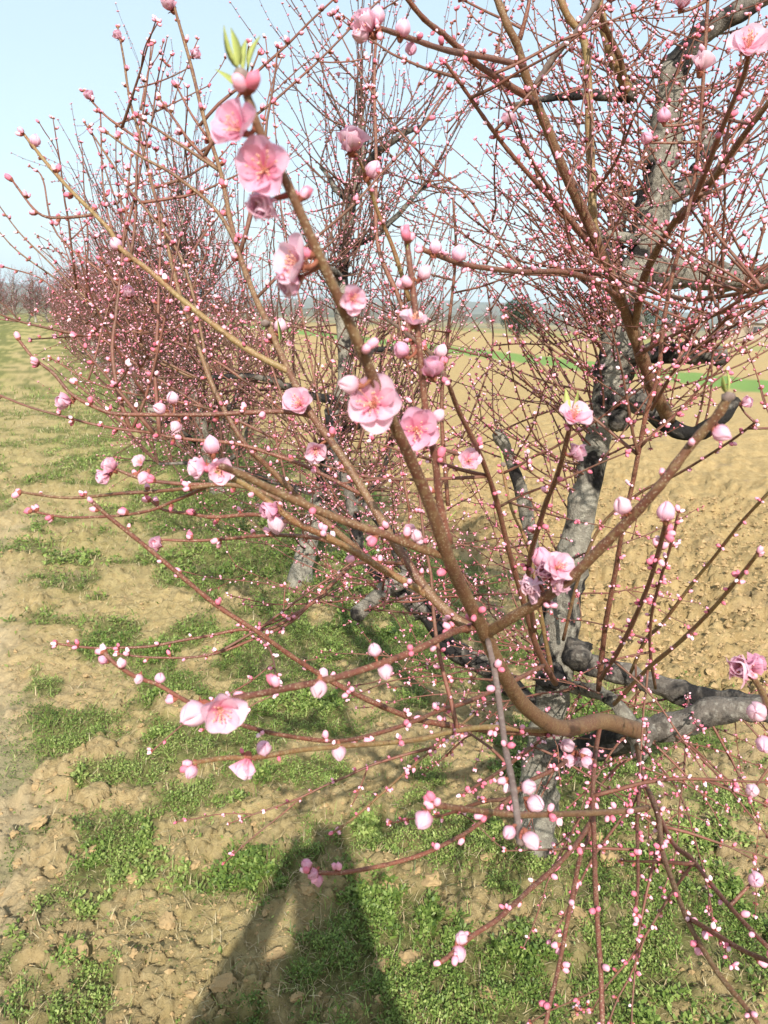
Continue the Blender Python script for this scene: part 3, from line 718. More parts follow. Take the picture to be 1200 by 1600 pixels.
B, RD, OL, G = 'bark_brown', 'bark_red', 'bark_olive', 'bark_grey'
TR = [  # material, points (px, px, m), r0, r1
 (B, [(1012, 1146, 1.97), (985, 1138, 1.86), (940, 1127, 1.64), (880, 1138, 1.4), (825, 1108, 1.2), (785, 1050, 1.05), (755, 985, .95), (722, 920, .85), (700, 870, .78), (672, 790, .72), (645, 725, .68), (600, 630, .62), (570, 560, .58), (535, 480, .55), (490, 380, .52), (450, 290, .50), (420, 235, .49), (400, 190, .48), (378, 125, .47)], .0395, .0045),
 (B, [(760, 990, .96), (800, 965, .9), (850, 935, .85), (890, 905, .8), (940, 855, .76), (985, 810, .73), (1030, 760, .7), (1080, 695, .68), (1120, 650, .66), (1137, 622, .65)], .0105, .0055),
 (RD, [(752, 978, .95), (715, 985, .9), (690, 996, .85), (640, 1020, .8), (580, 1042, .75), (520, 1060, .71), (450, 1075, .67), (400, 1085, .64), (350, 1094, .62)], .0062, .0040),
 (B, [(702, 870, .785), (660, 858, .76), (600, 835, .73), (540, 815, .71), (480, 790, .69), (430, 768, .67), (385, 745, .65), (345, 728, .63)], .0068, .0042),
 (B, [(735, 985, .99), (680, 938, 1.0), (627, 865, 1.02), (582, 790, 1.04), (530, 707, 1.06), (487, 648, 1.08), (450, 577, 1.1), (420, 510, 1.13), (400, 467, 1.15), (377, 407, 1.18), (360, 345, 1.2), (345, 270, 1.23), (320, 190, 1.26), (297, 97, 1.3), (275, 20, 1.33), (262, -30, 1.35)], .0095, .0028),
 (OL, [(690, 945, 1.02), (654, 921, 1.0), (600, 890, .98), (552, 861, .96), (511, 839, .94), (462, 816, .92), (417, 782, .9), (380, 756, .88), (330, 735, .86)], .0072, .004),
 (B, [(560, 860, 1.75), (480, 790, 1.7), (420, 730, 1.66), (380, 690, 1.62), (333, 605, 1.62), (300, 510, 1.64), (280, 457, 1.66), (263, 390, 1.68), (250, 333, 1.7), (233, 273, 1.72), (217, 207, 1.74), (203, 157, 1.76), (193, 90, 1.78), (184, 43, 1.8)], .0105, .003),
 (OL, [(455, 582, 1.1), (393, 550, 1.1), (340, 512, 1.11), (283, 467, 1.12), (233, 423, 1.13), (187, 387, 1.14), (173, 362, 1.15), (143, 330, 1.16), (110, 297, 1.17), (77, 260, 1.18), (53, 230, 1.19), (36, 208, 1.2)], .0066, .0032),
 (RD, [(702, 850, .775), (688, 790, .76), (680, 720, .74), (665, 640, .72), (655, 540, .7), (645, 450, .69), (634, 366, .68)], .0062, .0036),
 (RD, [(868, 1068, 2.0), (840, 1015, 1.8), (815, 930, 1.62), (795, 860, 1.5), (775, 780, 1.38), (750, 710, 1.24), (718, 645, 1.12), (700, 598, 1.05)], .011, .0042),
 (OL, [(862, 1050, 2.1), (845, 960, 1.95), (829, 869, 1.85), (818, 835, 1.82), (799, 794, 1.8), (784, 728, 1.78)], .009, .0045),
 (RD, [(835, 985, 1.7), (825, 900, 1.35), (847, 805, 1.12), (868, 750, 1.0), (880, 710, .93), (892, 660, .88)], .008, .0038),
 (B, [(1045, 655, 2.12), (1025, 615, 2.0), (1008, 571, 1.93), (987, 512, 1.85), (967, 462, 1.78), (942, 400, 1.7), (912, 333, 1.63), (883, 271, 1.57), (858, 208, 1.52), (837, 158, 1.48), (821, 117, 1.45), (808, 70, 1.42), (793, 40, 1.4), (770, -20, 1.38)], .025, .0085),
 (RD, [(818, 103, 1.44), (762, 90, 1.3), (700, 79, 1.15), (650, 63, 1.04), (592, 43, .94)], .0085, .0042),
 (RD, [(836, 160, 1.48), (783, 125, 1.38), (745, 100, 1.3), (697, 57, 1.22), (663, 30, 1.16), (630, -10, 1.12)], .0095, .0048),
 (RD, [(812, 62, 1.42), (825, 12, 1.4), (830, -30, 1.4)], .006, .004),
 (G, [(837, 135, 1.46), (867, 87, 1.42), (904, 46, 1.38), (933, 4, 1.35), (950, -30, 1.33)], .009, .006),
 (OL, [(940, 398, 1.72), (927, 350, 1.68), (925, 292, 1.66), (921, 208, 1.64), (919, 125, 1.62), (912, 62, 1.6), (887, 25, 1.58), (868, -20, 1.56)], .015, .009),
 (OL, [(985, 145, 2.25), (960, 100, 2.2), (945, 50, 2.15), (932, -20, 2.1)], .022, .014),
 (B, [(975, 120, 2.2), (968, 88, 2.15), (950, 52, 2.1), (935, 15, 2.0), (925, -20, 1.95)], .012, .009),
 (RD, [(955, 430, 1.75), (896, 350, 1.62), (858, 308, 1.56), (817, 262, 1.5), (783, 221, 1.45), (750, 175, 1.4), (721, 133, 1.36), (696, 98, 1.33)], .0085, .0038),
 (B, [(990, 520, 1.86), (1008, 430, 1.7), (1054, 346, 1.55), (1087, 312, 1.47), (1121, 271, 1.4), (1158, 217, 1.32), (1196, 167, 1.25), (1240, 110, 1.2)], .0125, .006),
 (RD, [(1062, 345, 1.55), (1080, 318, 1.45), (1100, 275, 1.35), (1120, 222, 1.22), (1142, 167, 1.1), (1160, 125, 1.0), (1170, 85, .95)], .0085, .0040),
 (RD, [(935, 1078, 2.0), (945, 985, 1.85), (952, 944, 1.78), (964, 880, 1.7), (975, 812, 1.62), (986, 767, 1.58), (997, 711, 1.54), (1010, 645, 1.5), (1029, 583, 1.46), (1035, 517, 1.43), (1050, 433, 1.4), (1068, 362, 1.37), (1087, 267, 1.34), (1096, 167, 1.3), (1106, 0, 1.25), (1108, -40, 1.24)], .0095, .0035),
 (RD, [(938, 1062, 1.9), (967, 1015, 1.6), (990, 970, 1.4), (1012, 917, 1.2), (1027, 869, 1.02), (1042, 812, .85)], .0075, .0035),
 (RD, [(1024, 1075, 2.1), (1016, 1019, 1.8), (1018, 962, 1.6), (1035, 895, 1.4), (1050, 846, 1.3), (1060, 800, 1.25)], .006, .003),
 (OL, [(985, 1052, 2.15), (1009, 1000, 2.0), (1035, 974, 1.85), (1080, 914, 1.7), (1117, 869, 1.58), (1155, 820, 1.45), (1196, 775, 1.35), (1230, 740, 1.3)], .007, .0035),
 (OL, [(960, 1100, 1.95), (1012, 1045, 1.7), (1061, 1004, 1.5), (1110, 955, 1.3), (1155, 902, 1.1), (1184, 865, 1.0)], .0075, .0035),
 (B, [(1230, 1160, .95), (1205, 1115, .92), (1190, 1080, .88), (1176, 1058, .85)], .007, .004),
 (RD, [(905, 1140, 1.5), (862, 1145, 1.42), (790, 1143, 1.34), (720, 1136, 1.26), (650, 1124, 1.2), (627, 1116, 1.17), (582, 1097, 1.13), (530, 1071, 1.1), (492, 1049, 1.08), (451, 1022, 1.05), (399, 985, 1.02), (340, 947, 1.0), (283, 900, .98), (227, 853, .96), (173, 810, .94), (145, 785, .93)], .009, .0032),
 (RD, [(850, 1040, 1.7), (790, 1070, 1.5), (729, 1097, 1.3), (687, 1110, 1.2), (650, 1126, 1.12), (590, 1146, 1.03), (530, 1158, .96), (462, 1152, .9), (399, 1139, .86), (340, 1118, .83), (287, 1093, .81), (247, 1070, .8), (213, 1058, .79), (180, 1037, .78), (163, 1020, .78)], .0072, .003),
 (OL, [(890, 1142, 1.45), (820, 1140, 1.35), (762, 1136, 1.25), (706, 1143, 1.15), (661, 1154, 1.08), (612, 1160, 1.01), (530, 1166, .92), (462, 1173, .86), (406, 1183, .81), (355, 1184, .78), (300, 1192, .75)], .0075, .0034),
 (G, [(762, 1000, .95), (772, 1045, .9), (780, 1097, .84), (790, 1170, .76), (801, 1225, .70), (810, 1290, .65), (814, 1318, .63)], .0050, .0042),
 (RD, [(938, 1130, 1.65), (930, 1180, 1.45), (926, 1244, 1.3), (928, 1300, 1.2), (930, 1375, 1.1), (934, 1450, 1.03), (939, 1525, .98), (942, 1640, .93)], .0066, .0042),
 (RD, [(928, 1200, 1.42), (922, 1296, 1.25), (907, 1337, 1.18), (892, 1412, 1.1), (874, 1506, 1.02), (859, 1570, .98), (845, 1640, .95)], .0052, .0036),
 (B, [(995, 1165, 1.9), (1005, 1214, 1.6), (1027, 1270, 1.4), (1035, 1330, 1.25), (1057, 1394, 1.12), (1076, 1442, 1.03), (1099, 1484, .97), (1125, 1525, .92), (1174, 1585, .86), (1210, 1640, .83)], .0085, .0038),
 (RD, [(1015, 1240, 1.5), (1050, 1315, 1.3), (1080, 1341, 1.2), (1106, 1375, 1.1), (1140, 1416, 1.0), (1181, 1461, .92), (1240, 1520, .86)], .006, .0034),
 (RD, [(1072, 1432, 1.05), (1114, 1457, .96), (1159, 1484, .88), (1220, 1510, .8)], .0046, .0034),
 (B, [(1012, 1262, 1.42), (990, 1266, 1.3), (930, 1270, 1.1), (874, 1272, .95), (810, 1273, .83), (740, 1266, .75), (682, 1258, .7)], .0075, .0042),
 (RD, [(900, 1175, 1.55), (870, 1200, 1.4), (825, 1222, 1.28), (787, 1256, 1.18), (736, 1296, 1.08), (710, 1311, 1.04), (672, 1330, 1.0), (635, 1343, .97), (590, 1354, .94), (530, 1364, .9), (480, 1362, .87)], .0058, .0032),
 (RD, [(925, 1280, 1.25), (911, 1304, 1.18), (889, 1332, 1.1), (862, 1360, 1.03), (825, 1392, .97), (796, 1420, .92), (774, 1439, .89), (740, 1461, .86), (710, 1487, .84), (690, 1503, .83)], .0054, .0036),
 (RD, [(1000, 1225, 1.55), (996, 1274, 1.4), (996, 1319, 1.3), (997, 1375, 1.2), (993, 1425, 1.12)], .005, .003),
 (OL, [(760, 1100, 2.0), (700, 1150, 1.7), (639, 1202, 1.5), (609, 1229, 1.42), (575, 1259, 1.36), (549, 1281, 1.32), (522, 1300, 1.28)], .005, .0025),
 (RD, [(840, 1160, 1.9), (785, 1202, 1.5), (755, 1221, 1.35), (722, 1242, 1.25)], .0065, .003),
 (RD, [(490, 650, 1.09), (443, 643, 1.1), (383, 645, 1.1), (317, 648, 1.1), (250, 648, 1.1), (187, 647, 1.1), (157, 640, 1.1), (113, 617, 1.1), (83, 583, 1.1), (53, 560, 1.1), (30, 532, 1.1)], .0052, .0028),
 (RD, [(570, 775, 1.3), (480, 730, 1.28), (420, 708, 1.27), (367, 693, 1.26), (300, 687, 1.25), (267, 683, 1.25), (240, 677, 1.25), (207, 670, 1.25), (180, 650, 1.25), (120, 600, 1.25)], .005, .0024),
 (B, [(440, 782, .94), (400, 765, .95), (350, 757, .97), (300, 762, .98), (240, 768, 1.0), (187, 771, 1.0), (133, 777, 1.02), (90, 777, 1.02), (33, 769, 1.04)], .0042, .0024),
 (RD, [(330, 757, .98), (300, 771, 1.0), (267, 785, 1.02), (240, 796, 1.03), (207, 803, 1.04), (167, 807, 1.05), (103, 808, 1.06), (50, 799, 1.07)], .0034, .0022),
 (RD, [(350, 757, .97), (300, 757, .98), (250, 753, .98), (217, 747, .98), (176, 731, .98)], .0036, .0026),
 (RD, [(500, 832, .95), (440, 812, 1.0), (397, 804, 1.02), (333, 808, 1.04), (300, 803, 1.05), (257, 797, 1.06), (236, 782, 1.06)], .0042, .0026),
 (RD, [(560, 862, .97), (500, 842, 1.02), (440, 836, 1.06), (397, 838, 1.08), (353, 842, 1.1), (300, 845, 1.1), (247, 843, 1.1)], .004, .0024),
 (RD, [(640, 880, 1.9), (560, 880, 1.7), (526, 906, 1.62), (485, 944, 1.55), (425, 981, 1.48), (373, 984, 1.44), (333, 992, 1.42), (283, 1001, 1.4), (233, 1010, 1.39), (187, 1012, 1.38), (140, 1012, 1.38), (90, 1006, 1.38)], .0068, .0028),
 (RD, [(485, 944, 1.55), (450, 975, 1.5), (397, 998, 1.45), (347, 1018, 1.42), (300, 1027, 1.4), (233, 1027, 1.38), (187, 1022, 1.37)], .0044, .0024),
 (B, [(1010, 440, 2.1), (1060, 466, 1.8), (1120, 464, 1.65), (1170, 455, 1.55), (1240, 440, 1.45)], .0085, .005),
 (RD, [(995, 555, 1.9), (1040, 530, 1.7), (1090, 505, 1.55), (1130, 485, 1.45), (1180, 455, 1.36), (1240, 425, 1.3)], .0075, .004),
 (RD, [(1018, 640, 1.95), (1060, 570, 1.75), (1100, 535, 1.62), (1140, 490, 1.5), (1175, 420, 1.42), (1195, 350, 1.38)], .0065, .0035),
 (RD, [(975, 470, 1.8), (930, 440, 1.65), (880, 425, 1.5), (820, 425, 1.35), (770, 420, 1.2), (720, 412, 1.1), (660, 390, 1.02)], .0085, .0046),
 (B, [(700, 600, 1.05), (680, 560, 1.15), (640, 525, 1.3), (600, 495, 1.5)], .005, .004),
 (OL, [(640, 470, 1.75), (615, 390, 1.7), (590, 330, 1.66), (570, 270, 1.6), (552, 235, 1.55)], .0075, .004),
 (RD, [(650, 560, 1.85), (625, 470, 1.9), (590, 380, 1.95), (588, 250, 2.0), (585, 120, 2.05), (590, 20, 2.1)], .009, .0045),
 (RD, [(700, 790, 2.2), (690, 640, 2.15), (700, 520, 2.1), (712, 400, 2.05), (708, 310, 2.0)], .0085, .004),
 (B, [(880, 1000, 2.2), (905, 900, 2.05), (940, 820, 1.95), (1000, 770, 1.85), (1060, 740, 1.75), (1140, 690, 1.6), (1180, 660, 1.5)], .007, .003),
] + [(m_, [(x, y, d) for x, y in q], a, .0022) for m_, d, a, q in (
 (RD, 1.74, .0042, [(213, 215), (170, 185), (145, 160), (130, 143)]), (RD, 1.74, .0042, [(220, 172), (230, 120), (240, 68)]), (B, 1.24, .0042, [(342, 266), (285, 228), (217, 183)]),
 (RD, 1.25, .0042, [(340, 265), (300, 225), (275, 190), (250, 155)]), (RD, 1.27, .0036, [(323, 213), (300, 180), (277, 137)]), (B, 1.18, .005, [(400, 470), (350, 345), (277, 277), (217, 243), (167, 207)]),
 (B, 1.66, .0052, [(330, 600), (290, 420), (233, 333), (200, 293), (160, 233), (133, 193)]), (RD, 1.7, .004, [(235, 420), (190, 390), (163, 307), (157, 177)]), (RD, 1.16, .0034, [(150, 335), (100, 340), (60, 333), (20, 283)]),
 (RD, 1.9, .0044, [(260, 500), (180, 440), (90, 367), (67, 280), (47, 260)]), (B, 2.1, .005, [(330, 600), (250, 560), (150, 480), (67, 400), (30, 363), (0, 323)]), (B, 2.2, .005, [(300, 590), (200, 540), (120, 460), (33, 397), (-5, 358)]),
 (RD, 2.2, .005, [(340, 650), (200, 560), (110, 483), (67, 437), (7, 417)]), (RD, 2.0, .005, [(440, 640), (330, 560), (220, 520), (130, 525), (50, 530)]), (RD, 1.9, .005, [(440, 690), (330, 640), (230, 620), (150, 600), (80, 560)]),
 (RD, 2.3, .005, [(470, 700), (420, 560), (380, 420), (395, 300), (420, 150), (440, 90)]), (RD, 2.5, .005, [(500, 640), (470, 480), (440, 330), (430, 200), (415, 60)]), (RD, 2.3, .005, [(560, 700), (600, 560), (650, 420), (690, 300), (700, 190)]),
 (RD, 2.2, .005, [(640, 800), (610, 640), (560, 560), (490, 520), (420, 500)]), (RD, 2.4, .005, [(680, 780), (740, 640), (770, 540), (760, 430), (770, 330)]))]
for mt, pts, a, c in TR:
    big = a > .02
    trace('branch', mt, pts, a, c, 12 if pts[-1][2] < .9 or big else 8, 0, 6, .55 if big else .8, bud=True)

# knobs and young leaves at the tips
def knob_at(x, y, d, r):
    c = P(x, y, d); V = ICO1[0] * r * [1, 1, .9] * (1 + .25 * rng.normal(size=(len(ICO1[0]), 1)) * .5) + c
    b = Buf(); b.add(V, [ICO1[1]]); link('branch_tip', b.mesh('branch_tip', [M['bark_grey']], origin=base1), tree1)
knob_at(378, 120, .47, .0055); knob_at(1138, 620, .65, .0055); knob_at(573, 552, .58, .0050); knob_at(415, 505, 1.12, .006); knob_at(786, 726, 1.78, .007)
for (x, y, d, ex, ey, ed, L) in ((374, 110, .47, 345, 42, .46, 1), (370, 108, .47, 364, 38, .47, 1), (388, 108, .47, 401, 55, .47, 1), (384, 150, .48, 338, 104, .47, 1), (400, 185, .48, 384, 138, .475, 1), (380, 112, .47, 392, 60, .48, 1),
                                  (1136, 612, .65, 1140, 578, .65, 1), (1134, 614, .65, 1128, 588, .64, 1), (570, 548, .58, 562, 520, .58, 1), (580, 550, .58, 584, 524, .58, 1), (700, 815, .77, 716, 798, .77, 1), (437, 536, 1.11, 430, 500, 1.11, 1), (634, 372, .68, 630, 352, .68, 1),
                                  (636, 390, .68, 645, 362, .68, 1), (888, 650, .88, 884, 606, .88, 1), (894, 648, .88, 900, 610, .88, 1), (785, 725, 1.78, 782, 700, 1.78, 1)):
    a = P(x, y, d); e = P(ex, ey, ed); young_leaf(tree1, base1, a, e - a, np.linalg.norm(e - a))

# all traced curve samples, for attaching blossoms to the nearest branch
CS = [c for c in CURVES if c['kind'] == 'branch']
allS = np.concatenate([c['s'] for c in CS]); allW = np.concatenate([c['w'] for c in CS])
right, upv, back = CMn[:3, 0], CMn[:3, 1], CMn[:3, 2]
def put_blossom(x, y, px, form, ax, tone='petal'):
    ex = {'open': .034, 'cup': .026, 'balloon': .016}[form]
    size = px * allS[:, 2] / FPX
    cost = np.hypot(allS[:, 0] - x, allS[:, 1] - y) + 45 * np.abs(np.log(size / ex))
    q = int(np.argmin(cost)); d = allS[q, 2]
    axis = unit(ax[0] * right + ax[1] * upv + ax[2] * back)
    diam = px * d / FPX
    c = P(x, y, d - diam * .25 * max(ax[2], 0))
    L = diam / {'open': 1.75, 'cup': 1.25, 'balloon': .95}[form]
    pos = c - axis * L * {'open': .25, 'cup': .42, 'balloon': .5}[form]
    blossom(tree1, base1, pos, axis, diam, form, tone)
    b0 = allW[q]; s0 = pos - axis * L * .25
    if np.linalg.norm(b0 - s0) > .002:
        mid = (b0 + s0) / 2 - axis * L * .12
        pts = catmull([b0, mid, s0], 3)
        V, F = tube(pts, np.linspace(max(.0016, L * .13), L * .075, len(pts)), 6); bb = Buf(); bb.add(V, F)
        link('flower_stalk', bb.mesh('flower_stalk', [M['calyx'] if np.linalg.norm(b0 - s0) < .03 else M['bark_red']], origin=base1), tree1)

O, C_, K = 'open', 'cup', 'balloon'
p, pk, w_ = 'petal', 'petal_pink', 'petal_white'
BL = [(370, 198, 78, O, (-.55, .2, .8), pk), (410, 264, 90, O, (-.1, -.2, 1), pk), (410, 318, 58, C_, (-.2, -.5, .9), p), (462, 412, 82, O, (-.85, .1, .6), p), (455, 440, 46, C_, (-.7, -.5, .5), p),
 (552, 467, 44, O, (.4, -.2, .9), p), (646, 501, 46, O, (.1, .8, .6), p), (626, 545, 26, K, (-.5, .6, .4), pk), (582, 630, 86, O, (-.05, .05, 1), p), (543, 600, 33, K, (-1, .1, .3), w_),
 (651, 672, 70, O, (.1, -.1, 1), pk), (686, 648, 22, K, (.6, .7, .3), w_), (675, 577, 42, C_, (-.2, .6, .7), pk), (690, 547, 22, K, (.4, .8, .3), w_), (468, 630, 52, O, (-.2, .3, .95), p), (493, 705, 38, O, (.1, -.4, .8), p),
 (733, 720, 40, O, (.1, .1, 1), p), (424, 797, 36, C_, (-.6, -.3, .6), pk), (433, 820, 34, K, (.1, -1, .3), w_), (330, 693, 30, K, (-.1, 1, .3), p), (311, 730, 38, C_, (-.8, -.2, .6), p), (345, 735, 44, O, (.1, -.3, .9), p),
 (172, 728, 30, C_, (-.4, .6, .6), p), (163, 745, 26, C_, (-.6, -.4, .6), p), (219, 722, 24, O, (-.2, .4, .8), w_), (224, 748, 22, K, (-.4, -.8, .4), p), (102, 628, 30, C_, (-.5, -.2, .8), p), (300, 1118, 46, K, (-.5, -.3, .7), w_),
 (345, 1112, 72, O, (.35, -.2, .9), p), (498, 1078, 28, K, (-.1, -1, .4), w_), (602, 1051, 26, K, (.1, -1, .4), w_), (585, 1014, 22, K, (-.2, 1, .4), w_), (505, 1050, 18, K, (0, 1, .4), w_), (530, 1178, 24, K, (.1, -1, .4), w_),
 (413, 1168, 26, K, (.3, .6, .7), p), (384, 1198, 40, C_, (-.2, -.8, .5), p), (298, 1207, 22, K, (-.4, -.8, .4), p), (245, 850, 26, C_, (-.2, .3, .9), p), (845, 868, 34, K, (-.3, .8, .5), pk), (872, 886, 48, O, (.2, .3, .9), p),
 (872, 908, 42, C_, (.5, -.2, .8), p), (831, 915, 38, C_, (-.6, -.2, .7), w_), (852, 893, 40, C_, (-.3, .1, .95), p), (836, 935, 24, K, (-.4, -.8, .4), p), (897, 650, 52, O, (.1, .6, .75), p), (901, 707, 32, C_, (.4, .3, .8), p), (1170, 70, 62, O, (-.2, .3, .9), p),
 (1098, 98, 36, C_, (.1, .7, .6), w_), (1066, 4, 28, C_, (0, .5, .8), p), (1130, 678, 30, K, (.7, -.5, .4), p), (1166, 629, 22, C_, (.5, .2, .8), p), (1041, 797, 32, K, (-.1, .95, .4), p), (972, 788, 30, K, (-.5, .8, .4), w_),
 (1160, 1045, 50, C_, (-.6, .2, .7), p), (1180, 1038, 36, C_, (.5, .5, .7), pk), (1182, 1112, 34, K, (-.5, .2, .8), w_), (1195, 1165, 30, K, (-.5, -.3, .8), p), (886, 1165, 24, K, (-.6, .4, .6), w_), (905, 1185, 26, C_, (.1, -.5, .9), w_), (917, 1178, 22, K, (.6, .3, .6), p),
 (890, 1190, 20, K, (-.5, -.7, .5), p), (918, 1192, 20, K, (.5, -.7, .5), p), (660, 1283, 32, K, (-.5, -.5, .8), p), (828, 1230, 25, K, (.5, .3, .8), w_), (838, 1257, 28, K, (.7, -.2, .7), w_), (831, 1316, 30, K, (.4, -.6, .7), w_), (795, 1302, 22, K, (-.6, -.5, .6), p),
 (572, 38, 44, C_, (-.5, .5, .7), p), (562, 54, 28, K, (-.8, -.3, .5), p), (590, 22, 26, K, (.1, .9, .4), p), (630, 42, 26, K, (.2, .8, .5), p), (642, 78, 20, K, (0, -1, .4), pk), (548, 221, 50, C_, (.0, .5, .85), p), (584, 263, 28, K, (.5, .7, .4), p),
 (438, 507, 22, K, (.1, 1, .3), w_), (664, 424, 24, K, (.5, .7, .4), w_), (718, 394, 26, K, (.3, .8, .5), p), (680, 384, 22, K, (0, .9, .4), p), (1180, 1375, 26, K, (-.5, .2, .8), p), (1175, 1235, 22, K, (-.5, .2, .8), w_), (795, 187, 26, C_, (.1, .6, .7), p), (1037, 178, 22, K, (-.2, .8, .5), pk),
 (1010, 214, 20, K, (-.6, .2, .7), pk), (200, 458, 24, C_, (.3, .4, .8), p), (180, 380, 20, K, (-.3, .7, .5), p), (264, 8, 26, C_, (-.3, .4, .8), p), (305, 85, 18, C_, (.6, .2, .7), p), (184, 56, 16, C_, (-.3, .4, .8), p),
 (478, 1349, 18, K, (-.5, .7, .4), pk), (488, 1366, 18, K, (-.6, -.5, .4), pk), (497, 1377, 18, K, (.2, -1, .3), pk), (720, 1465, 22, K, (-.4, .7, .6), w_), (718, 1491, 24, K, (.2, -.8, .6), p), (650, 836, 20, K, (-.5, .5, .7), w_), (640, 828, 20, C_, (.2, .7, .7), w_), (655, 845, 18, K, (.5, -.5, .7), w_),
 (160, 1030, 16, K, (-.5, .5, .5), pk), (250, 1058, 18, K, (.2, .9, .4), p), (216, 1062, 16, K, (-.2, -.8, .5), w_), (140, 150, 18, C_, (-.3, .4, .8), p), (55, 218, 18, K, (.3, .9, .4), p), (270, 620, 20, K, (0, .9, .5), w_), (248, 638, 20, K, (-.8, .2, .5), w_), (274, 668, 20, K, (-.3, -.8, .5), w_)]
for a in BL: put_blossom(*a)

# buds set along the traced branches
sp_p, sp_d, sp_s, sp_z = [], [], [], []
def buds_on(W, rad_, step, out_p, out_d, out_s, out_z, smin=.005, smax=.010, skip=.06, tipclust=True, prob=.8):
    L = np.r_[0, np.cumsum(np.linalg.norm(np.diff(W, axis=0), axis=1))]
    T, N, Bn = frames(W); ph = rng.uniform(0, 6.28); x = skip * rng.uniform(.5, 1.5)
    while x < L[-1]:
        i = min(int(np.searchsorted(L, x)), len(W) - 1); ph += 2.4
        if rng.random() < prob:
            for q in range(rng.choice([1, 1, 2, 2, 3])):
                o = math.cos(ph + q * .8) * N[i] + math.sin(ph + q * .8) * Bn[i]
                d = unit(o * .85 + T[i] * .6 + rng.normal(0, .2, 3) + np.array([0, 0, .12]))
                s = rng.uniform(smin, smax)
                out_p.append(W[i] + o * rad_[i] * .9 + d * s * .1); out_d.append(d); out_s.append(s); out_z.append(0)
        x += step * rng.uniform(.6, 1.5)
    if tipclust:
        for q in range(2):
            d = unit(T[-1] + rng.normal(0, .45, 3)); s = rng.uniform(smin, smax); out_p.append(W[-1]); out_d.append(d); out_s.append(s); out_z.append(0)
for c in CS:
    dmean = c['s'][:, 2].min()
    young = c['r'] < .0095
    if young.sum() > 4: buds_on(c['w'][young], c['r'][young], .048 if dmean < 1.15 else .028, sp_p, sp_d, sp_s, sp_z, .006, .0115, .05, prob=.55 if dmean < .7 else .75, tipclust=dmean > .66)

# procedural shoots of the near tree
def shoot(p0, d0, L, r0, r1=.0013, trop=.12, wob=.1, seg=.045):
    n = max(4, int(L / seg)); d = unit(np.asarray(d0, float)); p = np.asarray(p0, float); pts = [p]
    for q in range(n):
        d = unit(d + rng.normal(0, wob, 3) + np.array([0, 0, trop])); p = p + d * L / n; pts.append(p)
    pts = np.array(pts); return pts, np.linspace(r0, r1, len(pts))
def ok_view(pts, dmin=1.15):
    s = to_px(pts); tx = np.interp(s[:, 1], [100, 300, 450, 560, 700, 950], [1045, 1028, 990, 965, 930, 885])
    if ((np.abs(s[:, 0] - tx) < 42) & (s[:, 1] > 110) & (s[:, 1] < 950) & (s[:, 2] < 2.3)).sum() > 4 and rng.random() < .8: return False
    inview = (s[:, 0] > -60) & (s[:, 0] < 1260) & (s[:, 1] > -60) & (s[:, 1] < 1660)
    top = np.interp(s[:, 0], [-60, 0, 40, 130, 185, 262, 300, 430, 520], [330, 300, 205, 140, 45, 0, 60, 60, -60])
    return s[:, 2].min() > dmin and inview.any() and not (s[:, 1] < top).any()
twigs = []
src = {'trunk': [c for c in CURVES if c['kind'] == 'trunk'], 'limb': [c for c in CURVES if c['kind'] == 'limb'], 'branch': [c for c in CS if c['s'][:, 2].max() > 1.25]}
def add_shoots(kind, n, Lr, up, trop, dmin=1.2, box=None, side=None):
    got, tries = 0, 0
    while got < n and tries < n * 40:
        tries += 1
        c = src[kind][rng.integers(len(src[kind]))]; i = rng.integers(1, len(c['w']))
        if box and not (box[0] < c['s'][i, 0] < box[2] and box[1] < c['s'][i, 1] < box[3]): continue
        d = rng.normal(size=3); d[2] = abs(d[2]) * up if up >= 0 else d[2] * -up - .25
        d[1] *= .8; d[1] -= .15
        if side is not None: d[0] = abs(d[0]) * side
        pts, rr = shoot(c['w'][i], d, rng.uniform(*Lr), rng.uniform(.0024, .0042), trop=trop, wob=.065)
        if pts[:, 2].min() < .08 or not ok_view(pts, dmin): continue
        twigs.append((pts, rr)); got += 1
        for _ in range(rng.integers(0, 4)):
            k = rng.integers(2, len(pts)); dd = unit(pts[k] - pts[k - 1]) + rng.normal(0, .6, 3)
            q, r2 = shoot(pts[k], dd, rng.uniform(.06, .24), rr[k] * .75, trop=trop * .5)
            if ok_view(q, dmin) and q[:, 2].min() > .08: twigs.append((q, r2))
add_shoots('trunk', 75, (.3, .8), .8, .05, box=(900, -50, 1300, 760))
add_shoots('limb', 80, (.25, .7), .9, .06, box=(780, -50, 1300, 760))
add_shoots('branch', 85, (.2, .6), .7, .05, box=(650, -50, 1300, 760))
add_shoots('trunk', 36, (.3, .8), .7, .02, box=(700, 480, 1300, 1100), side=-1)
add_shoots('trunk', 45, (.3, .8), .7, .05, box=(850, 100, 1300, 700), side=-1)
add_shoots('branch', 46, (.15, .5), 1.8, .05, box=(60, -20, 480, 680), dmin=1.05)
add_shoots('limb', 26, (.2, .6), -.7, -.03, box=(800, 950, 1300, 1300), dmin=1.05)
add_shoots('branch', 20, (.15, .4), -.6, -.05, box=(750, 1000, 1300, 1400), dmin=1.05)
add_shoots('limb', 60, (.25, .7), .5, .02, box=(500, 650, 900, 1100))
add_shoots('branch', 14, (.2, .5), .3, .0, box=(300, 700, 800, 1200), dmin=1.1)
twigs.sort(key=lambda t: -len(t[0]) * t[1][0] / to_px(t[0])[:, 2].min())
rest = Buf()
